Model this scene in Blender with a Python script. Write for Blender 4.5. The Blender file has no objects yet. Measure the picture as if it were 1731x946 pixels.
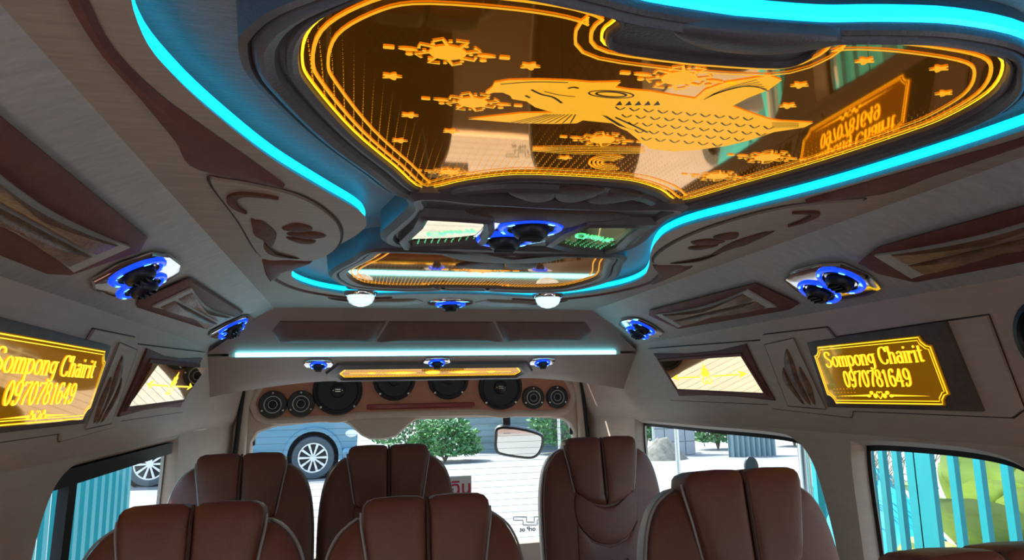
import bpy, bmesh, math, random
from mathutils import Vector as V, Matrix, noise
from mathutils.geometry import tessellate_polygon
random.seed(7)
scene = bpy.context.scene
COL = scene.collection

# ------------------------------------------------------------------ camera
W, H, F = 1731.0, 946.0, 1150.0
EYE = V((-.315, 0, 1.45))
_a = V(((597.3 - W/2)/F, -(668.2 - H/2)/F, -1)).normalized()      # van's long axis seen from the camera
_r = math.radians(-1.008)
_up = V((-math.sin(_r), math.cos(_r), 0))
_z = (_up - _a*_up.dot(_a)).normalized()
_x = _a.cross(_z)
RW = Matrix((_x, _a, _z))                                          # camera -> world rotation
cam_d = bpy.data.cameras.new('camera'); cam = bpy.data.objects.new('camera', cam_d); COL.objects.link(cam)
cam_d.sensor_width = 36; cam_d.lens = 36*F/W; cam_d.clip_start = .02; cam_d.clip_end = 400
cam.matrix_world = Matrix.Translation(EYE) @ RW.to_4x4()
scene.camera = cam

# ------------------------------------------------------------------ world, sun, exposure
world = bpy.data.worlds.new('world'); scene.world = world; world.use_nodes = True
wn = world.node_tree; bg = wn.nodes['Background']
sky = wn.nodes.new('ShaderNodeTexSky'); sky.sky_type = 'NISHITA'; sky.sun_disc = False
sky.sun_elevation = math.radians(52); sky.sun_rotation = math.radians(-35); sky.air_density = 1.3; sky.dust_density = 2.0
wn.links.new(sky.outputs[0], bg.inputs[0]); bg.inputs[1].default_value = .30
sun_d = bpy.data.lights.new('sun', 'SUN'); sun_d.energy = 5.5; sun_d.angle = .01; sun_d.color = (1, .95, .86)
sun = bpy.data.objects.new('sun', sun_d); COL.objects.link(sun)
sun.rotation_euler = V((.40, -.30, -.90)).to_track_quat('-Z', 'Y').to_euler()
vs = scene.view_settings; vs.view_transform = 'Standard'; vs.look = 'None'; vs.exposure = 1.7; vs.gamma = 1; vs.use_curve_mapping = False

# ------------------------------------------------------------------ helpers
def ray(px, py): return RW @ V(((px - W/2)/F, -(py - H/2)/F, -1))
def U(px, py, n, p0):
    d = ray(px, py); n = V(n); return EYE + d*(n.dot(V(p0) - EYE)/n.dot(d))
def UZ(px, py, z): return U(px, py, (0, 0, 1), (0, 0, z))
def UX(px, py, x): return U(px, py, (1, 0, 0), (x, 0, 0))
def UY(px, py, y): return U(px, py, (0, 1, 0), (0, y, 0))

class Fr:                                                          # local frame (u, v, w) -> world
    def __init__(s, o, ex, ey, ez): s.o, s.ex, s.ey, s.ez = V(o), V(ex).normalized(), V(ey).normalized(), V(ez).normalized()
    def __call__(s, p): return s.o + s.ex*p[0] + s.ey*p[1] + s.ez*(p[2] if len(p) > 2 else 0)
    def px(s, x, y):
        q = U(x, y, s.ez, s.o) - s.o; return (q.dot(s.ex), q.dot(s.ey))
XY = Fr((0, 0, 0), (1, 0, 0), (0, 1, 0), (0, 0, 1))
def ceil_frame(z): return Fr((0, 0, z), (1, 0, 0), (0, 1, 0), (0, 0, -1))   # w points down into the cabin

class MB:                                                          # mesh collector
    def __init__(s): s.v, s.f = [], []
    def add(s, vs_, fs):
        n = len(s.v); s.v += [tuple(p) for p in vs_]; s.f += [tuple(i + n for i in f) for f in fs]; return s
    def xf(s, fr): s.v = [tuple(fr(p)) for p in s.v]; return s
    def box(s, a, b):
        (x0, y0, z0), (x1, y1, z1) = a, b
        return s.add([(x0,y0,z0),(x1,y0,z0),(x1,y1,z0),(x0,y1,z0),(x0,y0,z1),(x1,y0,z1),(x1,y1,z1),(x0,y1,z1)],
                     [(3,2,1,0),(4,5,6,7),(0,1,5,4),(1,2,6,5),(2,3,7,6),(3,0,4,7)])
    def rings(s, R, closed=True, cap0=False, cap1=False):
        n = len(R[0]); vs_ = [p for r in R for p in r]; fs = []
        for i in range(len(R) - 1):
            for j in range(n if closed else n - 1):
                k = (j + 1) % n; fs.append((i*n + j, i*n + k, (i+1)*n + k, (i+1)*n + j))
        if cap0: fs.append(tuple(range(n))[::-1])
        if cap1: fs.append(tuple((len(R)-1)*n + j for j in range(n)))
        return s.add(vs_, fs)
    def tube(s, path, r, seg=8, closed=False, taper=None):
        P = [V(p) for p in path]; R = []; n = len(P)
        t0 = (P[1] - P[0]).normalized(); up = V((0, 0, 1)) if abs(t0.z) < .9 else V((1, 0, 0)); nn = t0.cross(up).normalized()
        for i, p in enumerate(P):
            t = (P[(i+1) % n] - P[i-1]) if closed else (P[min(i+1, n-1)] - P[max(i-1, 0)])
            t.normalize(); nn = (nn - t*nn.dot(t)).normalized(); b = t.cross(nn)
            rr = r if taper is None else r*taper(i/(n-1))
            R.append([tuple(p + (nn*math.cos(2*math.pi*j/seg) + b*math.sin(2*math.pi*j/seg))*rr) for j in range(seg)])
        if closed: R.append(R[0])
        return s.rings(R, True, not closed, not closed)
    def lathe(s, prof, seg=24, cap=False):                         # profile (r, z) about local z
        R = [[(r*math.cos(2*math.pi*j/seg), r*math.sin(2*math.pi*j/seg), z) for j in range(seg)] for r, z in prof]
        return s.rings(R, True, cap, cap)
    def fill(s, loops, w):                                         # flat polygon with holes in (u, v) at height w
        L = [[V((p[0], p[1], 0)) for p in l] for l in loops]
        vs_ = [(p[0], p[1], w) for l in loops for p in l]
        return s.add(vs_, [tuple(t) for t in tessellate_polygon(L)])
    def plate(s, out, w0, w1):
        n = len(out); s.fill([out], w1); s.fill([out], w0)
        return s.rings([[(p[0], p[1], w0) for p in out], [(p[0], p[1], w1) for p in out]])
    def cushion(s, out, b, base=0, n=5, p=2.2, back=None):         # padded piece, outline star-shaped about its centre
        cx = sum(q[0] for q in out)/len(out); cy = sum(q[1] for q in out)/len(out); R = []
        def ring(t, w): return [(cx + (q[0]-cx)*t, cy + (q[1]-cy)*t, w) for q in out]
        if back is not None:
            for i in range(1, n): a = i/n*math.pi/2; R.append(ring(math.sin(a)**(2/p), -back*math.cos(a)**(2/p)))
        else: R.append(ring(1, 0))
        if base: R.append(ring(1, 0) if back is not None else ring(1, base)); 
        if base and back is not None: R.append(ring(1, base))
        if not base and back is not None: R.append(ring(1, 0))
        for i in range(1, n + 1):
            a = i/n*math.pi/2; R.append(ring(max(math.cos(a)**(2/p), .02), base + b*math.sin(a)**(2/p)))
        return s.rings(R, True, True, True)
    def loft(s, out, prof, cap=False, off=None):                   # rings of the outline offset outward by (off, w)
        R = [[(q[0], q[1], w) for q in (off or offset)(out, o)] for o, w in prof]
        return s.rings(R, True, False, cap)

def offset(out, d):
    n = len(out); A = sum(out[i][0]*out[(i+1) % n][1] - out[(i+1) % n][0]*out[i][1] for i in range(n)); sg = 1 if A > 0 else -1; r = []
    for i in range(n):
        a, b, c = V(out[i-1][:2]), V(out[i][:2]), V(out[(i+1) % n][:2])
        e1, e2 = (b - a), (c - b)
        if e1.length < 1e-9: e1 = e2
        if e2.length < 1e-9: e2 = e1
        e1.normalize(); e2.normalize(); n1, n2 = V((e1.y, -e1.x)), V((e2.y, -e2.x)); m = n1 + n2
        if m.length < 1e-6: m = n1
        m.normalize(); k = 1/max(m.dot(n1), .55); r.append((b.x + m.x*d*k*sg, b.y + m.y*d*k*sg))
    return r
def offn(out, d):                                                   # offset that stays narrow on the side next to the camera
    r = []
    for p, q in zip(out, offset(out, d)):
        k = .4 + .6*min(1, max(0, (p[1] - .52)/.08)); r.append((p[0] + (q[0]-p[0])*k, p[1] + (q[1]-p[1])*k))
    return r
def cat(pts, n=6, closed=True):                                    # Catmull-Rom
    P = [V(p) for p in pts]; r = []; m = len(P)
    for i in range(m if closed else m - 1):
        g = (lambda k: P[k % m]) if closed else (lambda k: P[min(max(k, 0), m-1)])
        a, b, c, d = g(i-1), g(i), g(i+1), g(i+2)
        for j in range(n):
            t = j/n; r.append(tuple(.5*((2*b) + (c - a)*t + (2*a - 5*b + 4*c - d)*t*t + (3*b - a - 3*c + d)*t**3)))
    if not closed: r.append(tuple(P[-1]))
    return r
def rrect(x0, y0, x1, y1, r, n=5):
    o = []
    for cx, cy, a in ((x1-r, y0+r, -90), (x1-r, y1-r, 0), (x0+r, y1-r, 90), (x0+r, y0+r, 180)):
        for i in range(n + 1): t = math.radians(a + 90*i/n); o.append((cx + r*math.cos(t), cy + r*math.sin(t)))
    return o
def ell(cx, cy, rx, ry, n=24, a0=0): return [(cx + rx*math.cos(a0 + 2*math.pi*i/n), cy + ry*math.sin(a0 + 2*math.pi*i/n)) for i in range(n)]
def dense(pts, step=.02, closed=True):
    r = []; n = len(pts)
    for i in range(n if closed else n - 1):
        a, b = V(pts[i]), V(pts[(i+1) % n]); k = max(1, int((b-a).length/step))
        for j in range(k): r.append(tuple(a + (b-a)*j/k))
    if not closed: r.append(tuple(pts[-1]))
    return r
def mirx(pts): return [(-p[0],) + tuple(p[1:]) for p in pts]
def strip(path, w, closed=False):                                   # flat ribbon (u, v) of width w -> quads
    n = len(path); A, B = [], []
    for i, p in enumerate(path):
        a = V(path[i-1][:2]) if (closed or i) else V(p[:2]); c = V(path[(i+1) % n][:2]) if (closed or i < n-1) else V(p[:2])
        t = (c - a); t = t.normalized() if t.length > 1e-9 else V((1, 0)); A.append((p[0]-t.y*w/2, p[1]+t.x*w/2)); B.append((p[0]+t.y*w/2, p[1]-t.x*w/2))
    return A, B
def ribbon(mb, path, w, z, closed=False):
    A, B = strip(path, w, closed); n = len(A); vs_ = [(p[0], p[1], z) for p in A] + [(p[0], p[1], z) for p in B]
    return mb.add(vs_, [(i, (i+1) % n, n + (i+1) % n, n + i) for i in range(n if closed else n-1)])

def link(o): COL.objects.link(o); return o
def mesh_of(name, mb, mat, smooth=True):
    m = bpy.data.meshes.new(name); m.from_pydata(mb.v, [], mb.f); m.validate(); m.update()
    bm = bmesh.new(); bm.from_mesh(m); bmesh.ops.remove_doubles(bm, verts=bm.verts, dist=1e-5); bmesh.ops.recalc_face_normals(bm, faces=bm.faces)
    bm.to_mesh(m); bm.free()
    m.materials.append(mat)
    if smooth:
        for p in m.polygons: p.use_smooth = True
        m.set_sharp_from_angle(angle=math.radians(38))
    return m
def obj(name, mb, mat, parent=None, world=True, smooth=True):
    if parent is not None and world:
        L = parent.location if parent.parent is None else parent.location + parent.parent.location
        mb.v = [(p[0]-L.x, p[1]-L.y, p[2]-L.z) for p in mb.v]
    o = link(bpy.data.objects.new(name, mesh_of(name, mb, mat, smooth)))
    if parent is not None: o.parent = parent
    return o
def tag(o, label=None, cat_=None, group=None, kind=None):
    if label: o['label'] = label
    if cat_: o['category'] = cat_
    if group: o['group'] = group
    if kind: o['kind'] = kind
    return o
def empty(name, loc, label, cat_, group=None):
    o = link(bpy.data.objects.new(name, None)); o.location = loc; o.empty_display_size = .05; return tag(o, label, cat_, group)
def struct(name, mb, mat, label=None, parent=None, smooth=True):
    o = obj(name, mb, mat, parent, True, smooth); o['kind'] = 'structure'
    if label: o['label'] = label
    return o
def copy_tree(o, parent=None):
    kids = [c for c in bpy.data.objects if c.parent == o]
    c = o.copy(); link(c); c.parent = parent
    for k in kids: copy_tree(k, c)
    return c
def text_mesh(body, size, bold=0., shear=0., sx=1.):
    cu = bpy.data.curves.new('lettering', 'FONT'); cu.body = body; cu.size = size; cu.offset = bold; cu.shear = shear
    cu.align_x = 'CENTER'; cu.align_y = 'CENTER'; cu.resolution_u = 3
    o = bpy.data.objects.new('lettering', cu); link(o); dg = bpy.context.evaluated_depsgraph_get(); dg.update()
    m = bpy.data.meshes.new_from_object(o.evaluated_get(dg)); mb = MB()
    mb.add([(v.co.x*sx, v.co.y, 0) for v in m.vertices], [tuple(p.vertices) for p in m.polygons])
    bpy.data.objects.remove(o); bpy.data.curves.remove(cu); bpy.data.meshes.remove(m); return mb

GLY = {  # ornamental stroke letters: list of (points, closed) strokes and the advance
 'S': ([[(.50,.74),(.44,.90),(.26,.96),(.10,.86),(.10,.68),(.28,.52),(.47,.38),(.50,.18),(.36,.02),(.18,0),(.06,.10),(.05,.22)]], .62), 'o': ([('e',.27,.31,.20,.31)], .56),
 'm': ([[(.1,0),(.1,.62)],[(.1,.42),(.2,.60),(.32,.60),(.38,.46),(.38,0)],[(.38,.42),(.48,.60),(.60,.60),(.66,.46),(.66,0)],('s',.1,0),('s',.38,0),('s',.66,0),('s',.05,.61)], .80),
 'n': ([[(.1,0),(.1,.62)],[(.1,.42),(.2,.60),(.34,.60),(.41,.46),(.41,0)],('s',.1,0),('s',.41,0),('s',.05,.61)], .54), 'p': ([[(.1,-.28),(.1,.62)],('e',.29,.31,.19,.30),('s',.1,-.28),('s',.05,.61)], .57),
 'g': ([('e',.27,.36,.18,.25),[(.46,.62),(.46,.10),(.42,-.18),(.26,-.27),(.08,-.18)],('s',.50,.61)], .58), 'C': ([[(.62,.72),(.54,.90),(.38,.96),(.17,.85),(.08,.48),(.17,.12),(.38,0),(.56,.06),(.64,.24)],[(.63,.68),(.63,.95)]], .74),
 'h': ([[(.1,0),(.1,.97)],[(.1,.42),(.2,.60),(.34,.60),(.41,.46),(.41,0)],('s',.1,0),('s',.41,0),('s',.05,.96)], .54), 'a': ([('e',.24,.20,.16,.20),[(.10,.52),(.24,.63),(.38,.58),(.42,.42),(.42,.04),(.50,.02)]], .54),
 'i': ([[(.12,0),(.12,.62)],('d',.12,.84,.075),('s',.12,0),('s',.07,.61)], .27), 'r': ([[(.1,0),(.1,.62)],[(.1,.38),(.18,.55),(.30,.61)],('d',.35,.54,.065),('s',.1,0),('s',.05,.61)], .42),
 't': ([[(.16,.88),(.16,.14),(.22,.02),(.34,.06)],[(.02,.61),(.34,.61)]], .38), ' ': ([], .30),
 '0': ([('e',.27,.475,.19,.475)], .56), '9': ([('e',.27,.66,.19,.28),[(.46,.66),(.45,.35),(.36,.08),(.18,0),(.09,.12)],('d',.12,.14,.06)], .56), '7': ([[(.06,.76),(.07,.91),(.28,.90),(.50,.92),(.36,.55),(.25,.25),(.23,0)]], .56),
 '8': ([('e',.27,.71,.16,.23),('e',.27,.25,.19,.25)], .56), '1': ([[(.10,.76),(.26,.93)],[(.26,.93),(.26,0)],('s',.26,0)], .50), '6': ([('e',.27,.29,.19,.28),[(.08,.29),(.09,.60),(.18,.87),(.36,.95),(.45,.83)],('d',.42,.81,.06)], .56),
 '4': ([[(.38,.95),(.04,.28)],[(.04,.28),(.54,.28)],[(.38,.95),(.38,0)],('s',.38,0)], .58)}
def serif_text(body, thick=.125, thin=.055):
    mb = MB(); x0 = 0
    def pen(P):
        L_, R_ = [], []; n = len(P)
        for i in range(n):
            t = V(P[min(i+1, n-1)]) - V(P[max(i-1, 0)]); t.normalize(); w = (thin + (thick - thin)*abs(t.y)**1.3)/2
            L_.append((P[i][0] - t.y*w, P[i][1] + t.x*w, 0)); R_.append((P[i][0] + t.y*w, P[i][1] - t.x*w, 0))
        mb.rings([L_, R_], False)
    for ch in body:
        st, adv = GLY[ch]
        for k in st:
            if isinstance(k, list): pen([(p[0] + x0, p[1]) for p in cat(k, 5, False)] if len(k) > 2 else [(p[0] + x0, p[1]) for p in k])
            elif k[0] == 'e': pen([(x0 + k[1] + k[3]*math.cos(a), k[2] + k[4]*math.sin(a)) for a in [i*math.pi/10 for i in range(22)]])
            elif k[0] == 'd': mb.fill([ell(x0 + k[1], k[2], k[3], k[3], 10)], 0)
            else: mb.fill([[(x0 + k[1] - .11, k[2] - .03), (x0 + k[1] + .11, k[2] - .03), (x0 + k[1] + .11, k[2] + .03), (x0 + k[1] - .11, k[2] + .03)]], 0)
        x0 += adv
    mb.v = [(p[0] - x0/2, p[1] - .42, 0) for p in mb.v]; return mb

# ------------------------------------------------------------------ materials
def mat(name, col, rough=.6, metal=0., var=0., vscale=(8, 8, 8), bump=0., bscale=(60, 60, 60), emit=None, estr=0., sheen=0., spec=.5, coat=0.):
    m = bpy.data.materials.new(name); m.use_nodes = True; t = m.node_tree; b = t.nodes['Principled BSDF']
    b.inputs['Base Color'].default_value = (*col, 1); b.inputs['Roughness'].default_value = rough; b.inputs['Metallic'].default_value = metal
    b.inputs['Specular IOR Level'].default_value = spec; b.inputs['Coat Weight'].default_value = coat
    if sheen: b.inputs['Sheen Weight'].default_value = sheen; b.inputs['Sheen Roughness'].default_value = .4
    if emit: b.inputs['Emission Color'].default_value = (*emit, 1); b.inputs['Emission Strength'].default_value = estr
    if var or bump:
        tc = t.nodes.new('ShaderNodeTexCoord')
    if var:
        mp = t.nodes.new('ShaderNodeMapping'); mp.inputs['Scale'].default_value = vscale; t.links.new(tc.outputs['Object'], mp.inputs[0])
        n = t.nodes.new('ShaderNodeTexNoise'); n.inputs['Scale'].default_value = 1; n.inputs['Detail'].default_value = 5; n.inputs['Roughness'].default_value = .65; t.links.new(mp.outputs[0], n.inputs[0])
        r = t.nodes.new('ShaderNodeMapRange'); r.inputs[1].default_value = .3; r.inputs[2].default_value = .7; r.inputs[3].default_value = 1-var; r.inputs[4].default_value = 1+var; t.links.new(n.outputs[0], r.inputs[0])
        mx = t.nodes.new('ShaderNodeVectorMath'); mx.operation = 'SCALE'; mx.inputs[0].default_value = col; t.links.new(r.outputs[0], mx.inputs['Scale']); t.links.new(mx.outputs[0], b.inputs['Base Color'])
    if bump:
        mp2 = t.nodes.new('ShaderNodeMapping'); mp2.inputs['Scale'].default_value = bscale; t.links.new(tc.outputs['Object'], mp2.inputs[0])
        n2 = t.nodes.new('ShaderNodeTexNoise'); n2.inputs['Scale'].default_value = 1; n2.inputs['Detail'].default_value = 3; t.links.new(mp2.outputs[0], n2.inputs[0])
        bp = t.nodes.new('ShaderNodeBump'); bp.inputs['Strength'].default_value = bump; bp.inputs['Distance'].default_value = .002; t.links.new(n2.outputs[0], bp.inputs['Height']); t.links.new(bp.outputs[0], b.inputs['Normal'])
    return m
def glass(name, tint, refl=.06):
    m = bpy.data.materials.new(name); m.use_nodes = True; t = m.node_tree; t.nodes.remove(t.nodes['Principled BSDF'])
    tr = t.nodes.new('ShaderNodeBsdfTransparent'); tr.inputs[0].default_value = (*tint, 1)
    gl = t.nodes.new('ShaderNodeBsdfGlossy'); gl.inputs['Roughness'].default_value = .02
    fr = t.nodes.new('ShaderNodeFresnel'); fr.inputs[0].default_value = 1.3; mx = t.nodes.new('ShaderNodeMixShader')
    ml = t.nodes.new('ShaderNodeMath'); ml.operation = 'MULTIPLY'; ml.inputs[1].default_value = .25; t.links.new(fr.outputs[0], ml.inputs[0]); t.links.new(ml.outputs[0], mx.inputs[0]); t.links.new(tr.outputs[0], mx.inputs[1]); t.links.new(gl.outputs[0], mx.inputs[2]); t.links.new(mx.outputs[0], t.nodes['Material Output'].inputs[0]); return m
M = dict(
    vinyl=mat('grey_beige_vinyl', (.53, .40, .325), .55, var=.07, vscale=(10, 10, 60), bump=.25, bscale=(120, 120, 300)),
    slope=mat('grained_grey_vinyl', (.45, .43, .415), .5, var=.13, vscale=(30, 90, 6), bump=.3, bscale=(60, 260, 40)),
    ceil=mat('taupe_grained_vinyl', (.37, .285, .225), .5, var=.13, vscale=(8, 130, 8), bump=.3, bscale=(40, 300, 40)),
    suede=mat('brushed_grey_suede', (.27, .20, .175), .42, var=.22, vscale=(25, 200, 25), bump=.5, bscale=(160, 500, 160), sheen=.3),
    frame=mat('dark_slate_leatherette', (.085, .070, .078), .38, var=.12, vscale=(40, 40, 40), bump=.3, bscale=(300, 300, 300), spec=.6),
    pad=mat('dark_brown_suede', (.075, .042, .036), .5, var=.25, vscale=(60, 60, 60), bump=.5, bscale=(400, 400, 400), sheen=.12),
    maroon=mat('maroon_brown_leather', (.175, .062, .05), .55, var=.15, vscale=(30, 30, 30), bump=.3, bscale=(250, 250, 250), spec=.18),
    crush=mat('crushed_velvet_brown', (.22, .115, .065), .32, var=.45, vscale=(60, 22, 60), bump=.7, bscale=(200, 120, 200), spec=.25),
    seat=mat('russet_seat_leather', (.150, .044, .027), .45, var=.12, vscale=(14, 14, 14), bump=.35, bscale=(220, 220, 220), spec=.45),
    seat_grey=mat('pale_grey_seat_leather', (.42, .38, .37), .5, var=.06, bump=.3, bscale=(220, 220, 220)),
    headpad=mat('mauve_brown_leather', (.20, .105, .088), .5, var=.12, vscale=(20, 20, 20), bump=.3, bscale=(250, 250, 250)),
    signpad=mat('dark_brown_velvet', (.115, .075, .058), .5, var=.25, vscale=(30, 30, 30), bump=.4, bscale=(300, 300, 300)),
    whitering=mat('white_ring', (.75, .75, .75), .4),
    motif=mat('carved_brown_velvet', (.15, .062, .04), .6, var=.3, vscale=(60, 60, 60), bump=.5, bscale=(300, 300, 300), spec=.12),
    valance=mat('mauve_vinyl', (.40, .285, .25), .5, var=.06, vscale=(10, 10, 10), bump=.25, bscale=(200, 200, 200)),
    seam=mat('dark_seam_thread', (.06, .025, .02), .7),
    piping=mat('grey_piping', (.36, .33, .34), .5),
    amber=mat('amber_mirror_acrylic', (.74, .34, .09), .035, 1., emit=(1, .40, .02), estr=.010),
    sign=mat('amber_lit_acrylic', (.50, .24, .05), .04, 1., emit=(1, .42, .01), estr=.055),
    peach=mat('gold_mirror_acrylic', (.92, .70, .42), .03, 1.),
    green=mat('green_tint_mirror', (.55, .62, .30), .03, 1., emit=(.1, .5, .1), estr=.012),
    glow=mat('engraved_amber_light', (.45, .24, .02), .4, emit=(1, .46, .006), estr=.26),
    glow2=mat('engraved_yellow_light', (.5, .4, .03), .4, emit=(1, .66, .015), estr=.52),
    glowg=mat('engraved_green_light', (.3, .9, .5), .4, emit=(.12, 1, .45), estr=.45),
    etch=mat('etched_dark_line', (.10, .04, .012), .3),
    led=mat('cyan_led_diffuser', (.1, .6, .8), .4, emit=(.0, .52, 1), estr=.72),
    ledbar=mat('pale_cyan_led_tube', (.4, .8, .9), .4, emit=(.16, .80, 1), estr=1.7),
    blue=mat('blue_led_ring', (.005, .02, .35), .25, emit=(.004, .05, 1), estr=.5),
    blue2=mat('bright_blue_led', (.1, .4, 1), .2, emit=(.10, .42, 1), estr=1.6),
    chrome=mat('chrome', (.82, .80, .80), .08, 1.),
    black=mat('black_plastic', (.012, .013, .016), .38),
    rubber=mat('black_rubber', (.010, .010, .011), .6),
    cone=mat('speaker_cone', (.016, .020, .024), .5, bump=.2, bscale=(400, 400, 400)),
    board=mat('russet_speaker_board', (.52, .215, .13), .5, var=.12, vscale=(10, 10, 10), bump=.3, bscale=(250, 250, 250)),
    redbar=mat('red_lamp_cover', (.26, .035, .035), .3),
    silver=mat('silver_ring', (.7, .7, .7), .25, 1.),
    crystal=mat('crystal_lamp', (.75, .9, .95), .1, emit=(.75, .95, 1), estr=.33, coat=1.),
    carpet=mat('brown_floor', (.10, .055, .04), .8, var=.2, bump=.4),
    tint=glass('tinted_glass', (.58, .655, .67)), clear=glass('side_glass', (.60, .67, .67)),
    white=mat('white_plate', (.75, .76, .78), .5), red=mat('red_letters', (.62, .02, .06), .5), ink=mat('black_print', (.01, .01, .01), .5),
    shell=mat('white_van_paint', (.7, .7, .7), .3),
    road=mat('pale_concrete_road', (.20, .193, .187), .85, var=.10, vscale=(1.5, 1.5, 1.5), bump=.4, bscale=(20, 20, 20)),
    teal=mat('teal_painted_steel', (.008, .26, .29), .45, var=.06, vscale=(4, 4, 4)),
    tarp=mat('turquoise_tarp', (.01, .34, .42), .5, var=.15, vscale=(5, 5, 5)),
    leaf=mat('green_leaf', (.09, .22, .07), .5, var=.35, vscale=(5, 5, 5)), leaf2=mat('banana_leaf', (.42, .50, .17), .42, var=.2, vscale=(3, 3, 10)),
    leafd=mat('dry_banana_leaf', (.40, .24, .10), .7, var=.25, vscale=(6, 6, 6)),
    twig=mat('dry_twig', (.20, .16, .11), .8), soil=mat('dark_soil_heap', (.13, .12, .10), .9, var=.4, vscale=(9, 9, 9), bump=1, bscale=(20, 20, 20)),
    block=mat('grey_block_wall', (.34, .33, .34), .85, var=.12, vscale=(3, 3, 3), bump=.4), sheet=mat('corrugated_sheet', (.22, .29, .30), .5),
    wallg=mat('grey_green_wall', (.20, .25, .25), .85, var=.25, vscale=(1, 1, 4)), pale=mat('pale_house_wall', (.30, .285, .265), .8, var=.08, vscale=(1, 1, 1)),
    car=mat('steel_blue_car_paint', (.11, .24, .33), .25, .3, coat=.6), tyre=mat('tyre_rubber', (.06, .075, .085), .75), alloy=mat('alloy_wheel', (.72, .73, .74), .25, .7),
    carglass=mat('dark_car_glass', (.02, .03, .04), .06), cream=mat('cream_trim', (.66, .52, .42), .55, var=.05, bump=.2, bscale=(200, 200, 200)),
)

# ------------------------------------------------------------------ van shell
CW, CZ, SW, SZ = .592, 1.76, .825, 1.634         # ceiling half width/height, lower edge of the sloped coves
Y0, Y1 = -2.3, 3.30
struct('floor', MB().box((-.95, Y0, -.02), (.95, Y1+.05, 0)), M['carpet'], 'dark brown van floor')

# plan of the light cove (right half, x >= 0), near to far
LEDH = [(.25, .400), (.40, .425), (.475, .50), (.497, .60), (.488, .69), (.463, .79), (.42, .92), (.36, 1.05), (.312, 1.15), (.297, 1.22), (.305, 1.30),
        (.345, 1.42), (.42, 1.60), (.468, 1.75), (.474, 1.88), (.445, 1.99), (.395, 2.08), (.30, 2.165), (.20, 2.15), (.10, 2.12)]
LEDP = cat([(0, .405)] + LEDH + [(0, 2.113)] + mirx(LEDH)[::-1], 5)
ceil = MB()
ceil.fill([[(-CW, Y0), (CW, Y0), (CW, 2.515), (-CW, 2.515)], LEDP], CZ)
ceil.rings([[(p[0], p[1], CZ) for p in LEDP], [(p[0], p[1], CZ + .006) for p in offset(LEDP, .006)], [(p[0], p[1], CZ + .012) for p in offset(LEDP, .010)]])
ceiling = struct('ceiling', ceil, M['ceil'], 'taupe grained ceiling panel with wavy cut-out')
tray = MB().fill([offset(LEDP, .03)], CZ + .038)
tray.rings([[(p[0], p[1], CZ + .012) for p in offset(LEDP, .030)], [(p[0], p[1], CZ + .038) for p in offset(LEDP, .030)]])
tray.rings([[(p[0], p[1], CZ + .012) for p in offset(LEDP, .010)], [(p[0], p[1], CZ + .012) for p in offset(LEDP, .030)]])
struct('trim_1', tray, M['suede'], 'brushed grey suede recess of the ceiling')
struct('trim_2', MB().box((-.95, Y0, 1.85), (.95, Y1, 1.88)), M['shell'], 'outer roof of the van')

# cyan cove light: one tube along the lip
tag(obj('cove_light', MB().tube([(p[0], p[1], CZ + .017) for p in offset(LEDP, .010)], .0075, 8, True), M['led']),
    'glowing cyan light strip curving around the ceiling recess', 'light strip')

SLOPE = {}
for s, nm in ((-1, 'left'), (1, 'right')):
    fr = Fr((s*CW, 0, CZ), (0, 1, 0), (s*(SW-CW), 0, SZ-CZ), (-s*(CZ-SZ), 0, -(SW-CW))); SLOPE[s] = fr
    mb = MB(); L = math.hypot(SW-CW, CZ-SZ); R = []
    for k in range(7):
        v = L*k/6; w = -.006*math.sin(math.pi*k/6)
        R.append([fr((y, v, w)) for y in (Y0, -1, 0, 1, 2, 2.5, 3.28)])
    mb.rings(R, False)
    struct('trim_3' if s < 0 else 'trim_4', mb, M['slope'], 'sloped grey grained cove panel on the %s' % nm)

# side walls: upper panel band, shoulder, window band with holes, lower part
TILT = .20                                        # the upper wall leans inwards
PROF = [(SW, SZ), (.829, 1.618), (.832, 1.60), (.875, 1.385), (.882, 1.362), (.893, 1.345), (.902, 1.33)]
def wall_x(z): return .902 + (1.33 - z)*.045
def tri_window(pts, n=5): return cat(pts, n)
WIN = {1: [[(2.88, 1.305), (2.82, 1.318), (2.3, 1.318), (1.85, 1.318), (1.74, 1.30), (1.68, 1.25), (1.645, 1.15), (1.62, 1.0), (1.61, .85), (1.70, .80), (2.2, .80), (2.80, .80), (2.89, .86), (2.895, 1.1)],
           [(1.520, 1.29), (1.485, 1.315), (1.3, 1.322), (1.15, 1.318), (1.07, 1.298), (1.02, 1.25), (.985, 1.17), (.965, 1.0), (.96, .86), (1.02, .80), (1.2, .80), (1.44, .80), (1.515, .85), (1.525, 1.1)],
           [(.70, 1.30), (.2, 1.32), (-.6, 1.30), (-.66, 1.1), (-.62, .82), (.1, .80), (.68, .82), (.74, 1.1)],
           [(-1.0, 1.28), (-1.4, 1.30), (-1.9, 1.1), (-1.95, .85), (-1.5, .80), (-1.02, .83)]],
      -1: [[(2.62, 1.305), (2.56, 1.318), (2.1, 1.318), (1.78, 1.318), (1.68, 1.31), (1.60, 1.27), (1.55, 1.17), (1.52, 1.0), (1.51, .85), (1.60, .80), (2.1, .80), (2.52, .80), (2.61, .86), (2.63, 1.1)],
           [(1.27, 1.24), (1.22, 1.285), (1.0, 1.30), (.9, 1.30), (.80, 1.28), (.76, 1.1), (.76, .86), (.82, .80), (1.0, .80), (1.2, .80), (1.27, .85), (1.29, 1.1)],
           [(.55, 1.30), (.0, 1.32), (-.7, 1.30), (-.76, 1.1), (-.72, .82), (-.1, .80), (.55, .82), (.62, 1.1)],
           [(-1.0, 1.28), (-1.4, 1.30), (-1.9, 1.1), (-1.95, .85), (-1.5, .80), (-1.02, .83)]]}
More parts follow.
